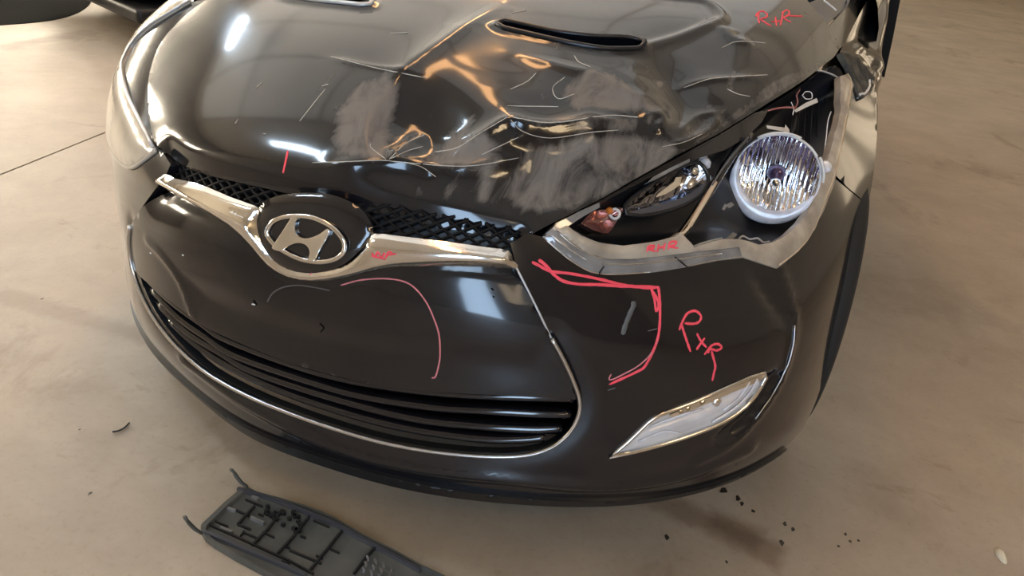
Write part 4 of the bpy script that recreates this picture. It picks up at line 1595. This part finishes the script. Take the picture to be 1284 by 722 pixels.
cw_uv = np.concatenate([U([(1012, 0), (1036, 32), (1062, 8)]), edge([.96, .80], [1.62, 1.62])])
cowl = panel('cowl', cw_uv, MT['silver_dark'], car, step=.016, off=-.012, depth=.02)
strokes('torn_edge', [[(1033, 0), (1041, 6), (1049, 13)]], .003, None, MT['primer'], cowl)
TORN = [(1054, 66), (1066, 71), (1082, 84), (1092, 97), (1090, 112), (1077, 126), (1072, 112), (1066, 92)]
torn = panel('torn_bracket', U(TORN, 2), MT['rust'], fender, step=.006, off=.006, depth=.014, fn=lambda uv, P, N: .003 * noise3(P, 130, 4), label='torn grey bracket with white broken edge', keep='torn')
strokes('torn_edge', [[(1090, 100), (1090, 109), (1085, 117), (1079, 118), (1075, 123)]], .006, 'torn', MT['white'], fender, lift=.003)

# ---- wheels, flank, cabin (mostly beyond the frame) --------------------------------
def wheel(x, y, label=None):
    s = 1 if x > 0 else -1
    w = empty('wheel', (x, y, .33))
    w.parent = car
    w.matrix_parent_inverse = Matrix.Translation(Vector((0, -.9, -FLOOR_Z)))
    bpy.context.view_layer.update()
    lathe('tyre', [(.21, -.085), (.27, -.105), (.30, -.105), (.322, -.095), (.33, -.07), (.33, .07), (.322, .095), (.30, .105), (.27, .105), (.21, .085)],
          (x, y, .33 + FLOOR_Z - .03), (s, 0, 0), MT['tyre'], w, 64)
    lathe('rim', [(0, .06), (.06, .062), (.08, .045), (.18, .06), (.205, .085), (.212, .08), (.212, -.08)], (x, y, .33 + FLOOR_Z - .03), (s, 0, 0), MT['rim'], w, 40)
    return w


for x, y in ((.789, .866), (-.785, .87), (.785, 3.5), (-.785, 3.5)):
    wheel(x, y)
# flank behind the nose: grid from the front fender to the tail
def flank(s):
    ys = np.linspace(1.45, 4.1, 40)
    zs = np.linspace(.20, 1.0, 16)
    V, F = [], []
    for y in ys:
        for z in zs:
            x = .885 + .012 * math.sin((z - .2) / .8 * math.pi) + .01 * math.exp(-((y - 3.5) / .4) ** 2) - .05 * max(0, (z - .85) / .15) ** 2 - .12 * max(0, (y - 3.7) / .4) ** 2
            V.append((s * x, y, z))
    nz = len(zs)
    for i in range(len(ys) - 1):
        for j in range(nz - 1):
            yc, zc = ys[i], zs[j]
            if (yc - 3.5) ** 2 + (zc - .33) ** 2 < .36 ** 2:
                continue
            q = (i * nz + j, (i + 1) * nz + j, (i + 1) * nz + j + 1, i * nz + j + 1)
            F.append(q if s > 0 else q[::-1])
    return link('side_panel', mesh('side_panel', V, F), PAINT, car)


flank(1)
flank(-1)
# edge of the front door, sprung proud of the flank
A = [at(1130, -6, x=.985), at(1120, 46, x=.985), at(1109, 97, x=.985)]
B = [at(1121, -6, x=.975), at(1111, 42, x=.975), at(1103, 86, x=.975)]
V = [tuple(p) for p in A + B] + [tuple(p - np.array([.05, -.05, 0])) for p in A + B]
F = [(0, 1, 4, 3), (1, 2, 5, 4), (6, 9, 10, 7), (7, 10, 11, 8), (0, 6, 7, 1), (1, 7, 8, 2), (3, 4, 10, 9), (4, 5, 11, 10), (2, 8, 11, 5), (0, 3, 9, 6)]
link('door_edge', mesh('door_edge', V, F), MT['tyre'], car, label='dark door edge sprung proud of the fender', smooth=False)
# cabin
bm = bmesh.new()
secs = [(1.50, .74, .985), (2.05, .62, 1.33), (2.7, .60, 1.40), (3.5, .58, 1.30), (4.1, .66, .98)]
rows = []
for (y, w, z) in secs:
    rows.append([bm.verts.new((x * w, y - .06 * (abs(x) < .9), z - .05 * abs(x) ** 3)) for x in (-1, -.75, -.4, 0, .4, .75, 1)])
for a, b in zip(rows[:-1], rows[1:]):
    for i in range(6):
        bm.faces.new((a[i], a[i + 1], b[i + 1], b[i]))
bmesh.ops.subdivide_edges(bm, edges=bm.edges[:], cuts=2, use_grid_fill=True, smooth=.4)
bm_obj('windscreen_and_roof', bm, MT['glass'], car)
for s in (1, -1):
    bm = bmesh.new()
    lo_ = [bm.verts.new((s * .84, y, .97)) for y in (1.55, 2.05, 2.7, 3.5, 4.05)]
    up_ = [bm.verts.new((s * w, y, z - .05)) for (y, w, z) in secs]
    for i in range(4):
        f = (lo_[i], lo_[i + 1], up_[i + 1], up_[i])
        bm.faces.new(f if s > 0 else f[::-1])
    bm_obj('side_glass', bm, MT['glass'], car, smooth=False)
bm = bmesh.new()
box_bm(bm, -.80, .80, .55, 4.05, .20, .62, .05)
bm_obj('underbody', bm, MT['deep'], car, smooth=False)
bm = bmesh.new()
box_bm(bm, -.86, .86, 4.0, 4.15, .28, .98, .05)
bm_obj('tailgate', bm, PAINT, car, smooth=False)
# dark inner shell so that gaps between panels read black
iu, iv = np.linspace(-1.06, 1.06, 50), np.linspace(.04, VK[-1], 50)
GU, GV = np.meshgrid(iu, iv, indexing='ij')
IP = M(GU.ravel(), GV.ravel()) - MN(GU.ravel(), GV.ravel()) * .125
link('inner_structure', mesh('inner_structure', IP, [(a * 50 + b, (a + 1) * 50 + b, (a + 1) * 50 + b + 1, a * 50 + b + 1) for a in range(49) for b in range(49)]), MT['deep'], car)

# ------------------------------------------------------------------ lamps of the hall
def batten(loc, size, material, label, rot=0.0):
    t = empty('ceiling_lamp', loc, label=label, category='lamp')
    t.rotation_euler.z = rot
    bpy.context.view_layer.update()
    sx, sy = size
    bm = bmesh.new()
    box_bm(bm, -sx / 2 - .03, sx / 2 + .03, -sy / 2 - .03, sy / 2 + .03, 0.02, .09, .01)
    o = bm_obj('lamp_body', bm, MT['steel'], t, smooth=False)
    o.matrix_parent_inverse = Matrix.Identity(4)
    bm = bmesh.new()
    box_bm(bm, -sx / 2, sx / 2, -sy / 2, sy / 2, 0, .03)
    o = bm_obj('diffuser', bm, material, t, smooth=False)
    o.matrix_parent_inverse = Matrix.Identity(4)
    for x in (-sx / 3, sx / 3):
        bm = bmesh.new()
        box_bm(bm, x - .006, x + .006, -.006, .006, .09, CEIL_Z - loc[2])
        o = bm_obj('hanger', bm, MT['steel'], t, smooth=False)
        o.matrix_parent_inverse = Matrix.Identity(4)
    return t


batten((-6.0, 4.0, 4.4), (.30, 1.4), MT['led'], 'cool white strip lamp hanging near the left wall windows')
batten((-2.8, -.3, 4.4), (1.2, .26), MT['led'], 'cool white strip lamp hanging over the front left of the hall')
batten((-0.35, 0.97, 4.4), (.26, 2.05), MT['warm'], 'warm strip lamp above the hood, nearest the front wall', 0.317)
batten((-1.10, 3.25, 4.4), (.26, 2.05), MT['warm'], 'warm strip lamp above the hood, in the middle of its row', 0.317)
batten((-1.85, 5.53, 4.4), (.26, 2.05), MT['warm'], 'warm strip lamp above the hood, farthest back in its row', 0.317)


# ------------------------------------------------------------------ the tray lying in front of the bumper
def fpx(p, z=FLOOR_Z):
    return at(p[0], p[1], z=z)


tray = empty('undertray', tuple(fpx((380, 680))), label='black ribbed plastic undertray lying on the concrete below the bumper', category='car part')
bpy.context.view_layer.update()
tz = FLOOR_Z + .016
EDGE = [(303, 611), (322, 616), (380, 632), (420, 648), (455, 669), (490, 686), (530, 708), (575, 730), (640, 770), (560, 790), (470, 772), (400, 745), (330, 715), (268, 680), (254, 667), (252, 658), (262, 648)]
ed = np.array([at(p[0], p[1], z=tz) for p in catmull(EDGE, 2, True)])
k = len(ed)
cc = ed.mean(0)
V = list(ed) + [np.array([p[0], p[1], FLOOR_Z + .001]) for p in ed] + [cc + (p - cc) * .955 for p in ed] + [cc + (p - cc) * .945 - np.array([0, 0, .007]) for p in ed]
F = []
for i in range(k):
    j = (i + 1) % k
    F += [(i, j, k + j, k + i), (2 * k + i, 2 * k + j, j, i), (3 * k + i, 3 * k + j, 2 * k + j, 2 * k + i)]
F.append(tuple(range(3 * k, 4 * k)))
link('tray_shell', mesh('tray_shell', V, F), MT['tray'], tray, smooth=False)


def rib(name, pts, w, h, material, z=tz - .006):
    P = np.array([at(p[0], p[1], z=z) for p in pts])
    return sweep(name, P, np.tile([0, 0, 1.0], (len(P), 1)), [(-w / 2, -.001), (-w / 2, h), (w / 2, h), (w / 2, -.001)], material, tray, smooth=False)


K4 = 1284 / 420
for L in ([(300, 300), (365, 230)], [(355, 380), (415, 320), (470, 245)], [(450, 415), (520, 340), (575, 270)], [(575, 478), (640, 400), (700, 325)], [(745, 490), (790, 430), (830, 385)]):
    rib('rib', crop(200, 560, K4, L), .004, .005, MT['tray_dark'])
for L in ([(190, 300), (290, 345), (400, 395), (500, 440), (590, 490)], [(270, 235), (330, 262), (400, 290)], [(300, 300), (350, 320)], [(500, 400), (560, 425), (620, 450)]):
    rib('rib', crop(200, 560, K4, L), .003, .004, MT['tray_dark'])
for L in ([(262, 240), (292, 250)], [(355, 195), (380, 205)], [(235, 315), (280, 332)], [(350, 275), (400, 297)]):
    rib('tab', crop(200, 560, K4, L), .005, .006, MT['edge'])
r2 = np.random.default_rng(5)
for i in range(26):
    x, y = 405 + r2.random() * 130, 225 + r2.random() * 110
    if y > 250 + (x - 400) * .9 or y < 205 + (x - 400) * .42:
        y = 240 + (x - 400) * .5 + r2.random() * 30
    rib('peg', crop(200, 560, K4, [(x, y), (x + 9, y + 5)]), .006, .006, MT['tray_dark'])
for L in ([(215, 288), (262, 308)], [(330, 205), (395, 232)], [(320, 330), (385, 358)], [(395, 330), (440, 350)], [(440, 250), (470, 262)], [(480, 385), (500, 392)], [(590, 285), (650, 310)],
          [(540, 345), (560, 352)], [(655, 395), (690, 410)], [(600, 420), (625, 430)], [(380, 260), (400, 268)], [(470, 440), (500, 452)], [(235, 255), (255, 232)], [(310, 345), (325, 325)]):
    rib('small_rib', crop(200, 560, K4, L), .0022, .004, MT['tray_dark'])
for i in range(4):
    for j in range(3):
        x, y = 795 + i * 30 - j * 8, 425 + i * 13 + j * 22
        rib('slot', crop(200, 560, K4, [(x, y), (x + 4, y + 14)]), .004, .006, MT['edge'])
for L in ([(300, 168), (420, 200), (560, 255), (680, 305), (760, 350), (900, 425), (1000, 480)], [(165, 330), (250, 365), (360, 412), (480, 462), (560, 500)]):
    rib('raised_edge', crop(200, 560, K4, L), .006, .008, MT['silver_dark'])
for L in ([(335, 152), (315, 138), (298, 118), (285, 98), (275, 88)], [(160, 330), (140, 318), (120, 300), (105, 282), (97, 268)]):
    q = crop(200, 560, K4, L)
    P = np.array([at(p[0], p[1], z=tz + .012 * i) for i, p in enumerate(q)])
    sweep('prong', catmull(P, 4), np.tile([0, 0, 1.0], (17, 1)), circle_prof(.009, .006), MT['tray'], tray)

# small things on the floor
bm = bmesh.new()
c = fpx((563, 617))
r = bmesh.ops.create_cone(bm, cap_ends=True, segments=9, radius1=.010, radius2=.006, depth=.012)
for v in bm.verts:
    v.co = Vector((v.co.x * 1.3, v.co.y, v.co.z + .006)) + Vector(c)
o = bm_obj('push_clip', bm, MT['white'], None, 'small pale plastic clip on the floor under the bumper lip', category='clip')
lf = [(1247, 690), (1250, 686), (1256, 690), (1262, 699), (1263, 706), (1258, 705), (1251, 698)]
P = [fpx(p, FLOOR_Z + .002) for p in catmull(lf, 3, True)]
cc = np.mean(P, 0)
V = P + [cc + np.array([0, 0, .012])] + [p - np.array([0, 0, .0015]) for p in P]
k = len(P)
F = [(i, (i + 1) % k, k) for i in range(k)] + [(i, k + 1 + i, k + 1 + (i + 1) % k, (i + 1) % k) for i in range(k)]
link('dry_leaf', mesh('dry_leaf', V, F), MT['leaf'], None, 'small pale dry leaf lying alone on the concrete', category='leaf')
P = np.array([at(*p, z=FLOOR_Z + .003) for p in catmull([(141, 541), (148, 540), (156, 536), (162, 530)], 4)])
sweep('wire_scrap', P, np.tile([0, 0, 1.0], (len(P), 1)), circle_prof(.004, .004, 6), MT['black'], None, label='short curved scrap of black wire on the bare floor', category='wire')
for (x, y, r_) in ((907, 615, 7), (925, 625, 5), (930, 632, 4), (944, 641, 4), (984, 657, 4), (994, 664, 4), (1060, 670, 3), (1066, 679, 3), (1076, 678, 3), (1051, 685, 3), (836, 674, 5), (911, 705, 3), (980, 681, 5),
                   (113, 619, 3), (53, 375, 2.5), (100, 539, 2)):
    c = fpx((x, y), FLOOR_Z)
    rr = .6 * r_ / FPX * ((c - CAM) @ CF)
    bm = bmesh.new()
    vs = [bm.verts.new((c[0] + rr * (1 + .3 * math.sin(3 * t + x)) * math.cos(t), c[1] + rr * 1.5 * (1 + .3 * math.cos(2 * t + y)) * math.sin(t), FLOOR_Z + .0012)) for t in np.linspace(0, 6.28, 13)[:-1]]
    bm.faces.new(vs)
    bm_obj('oil_spot', bm, MT['spot'], floor, smooth=False)


# ------------------------------------------------------------------ other cars parked at the left
def parked_car(name, loc, rz, paint, label, length=4.3):
    t = empty(name, loc, label=label, category='car')
    t.rotation_euler.z = rz
    bpy.context.view_layer.update()
    secs = [(-2.15, .66, .30, .62), (-2.05, .82, .26, .72), (-1.8, .88, .24, .80), (-1.2, .90, .22, .92), (-.7, .90, .22, .98), (.6, .90, .22, 1.0), (1.5, .89, .24, .98), (1.95, .84, .32, .92), (2.12, .66, .45, .8)]
    V, F = [], []
    K = 20
    for (y, w, z0, z1) in secs:
        for i in range(K):
            a = 2 * math.pi * i / K
            ca, sa = math.cos(a), math.sin(a)
            px = math.copysign(abs(ca) ** .35, ca) * w
            pz = (z0 + z1) / 2 + math.copysign(abs(sa) ** .45, sa) * (z1 - z0) / 2
            V.append((px, y, pz))
    for s in range(len(secs) - 1):
        for i in range(K):
            j = (i + 1) % K
            F.append((s * K + i, s * K + j, (s + 1) * K + j, (s + 1) * K + i))
    F.append(tuple(range(K)))
    F.append(tuple((len(secs) - 1) * K + i for i in range(K))[::-1])
    o = link('body', mesh('body', V, F), paint, t)
    o.matrix_parent_inverse = Matrix.Identity(4)
    o.modifiers.new('smooth', 'SUBSURF').levels = 2
    o.modifiers[0].render_levels = 2
    bm = bmesh.new()
    box_bm(bm, -.72, .72, -.9, 1.5, .9, 1.42, .2)
    o = bm_obj('cabin', bm, MT['glass'], t)
    o.matrix_parent_inverse = Matrix.Identity(4)
    bm = bmesh.new()
    box_bm(bm, -.86, .86, -2.1, -1.7, .17, .26, .03)
    o = bm_obj('lower_bumper', bm, MT['black'], t)
    o.matrix_parent_inverse = Matrix.Identity(4)
    for s in (-1, 1):
        for y in (-1.35, 1.3):
            o = lathe('tyre', [(.0, .10), (.21, .10), (.30, .105), (.325, .09), (.325, -.09), (.30, -.105), (.21, -.1)], (s * .80, y, .325), (s, 0, 0), MT['tyre'], t, 40)
            o.matrix_parent_inverse = Matrix.Identity(4)
    return t


parked_car('car', (-2.62, 4.97, FLOOR_Z), math.radians(-25.8), MT['grey_car'], 'grey parked car showing only its lower bumper behind the damaged one')
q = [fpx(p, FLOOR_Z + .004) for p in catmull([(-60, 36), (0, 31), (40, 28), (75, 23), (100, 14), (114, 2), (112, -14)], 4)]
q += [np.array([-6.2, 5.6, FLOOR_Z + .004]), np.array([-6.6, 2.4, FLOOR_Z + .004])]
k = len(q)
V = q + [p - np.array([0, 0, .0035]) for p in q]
F = [tuple(range(k)), tuple(range(k, 2 * k))[::-1]] + [(i, k + i, k + (i + 1) % k, (i + 1) % k) for i in range(k)]  # flat dark sheet filling the dark area at the top left
link('dark_floor_sheet', mesh('dark_floor_sheet', V, F), MT['mat'], None, 'dark flat sheet on the floor in the top left corner', smooth=False, category='mat')
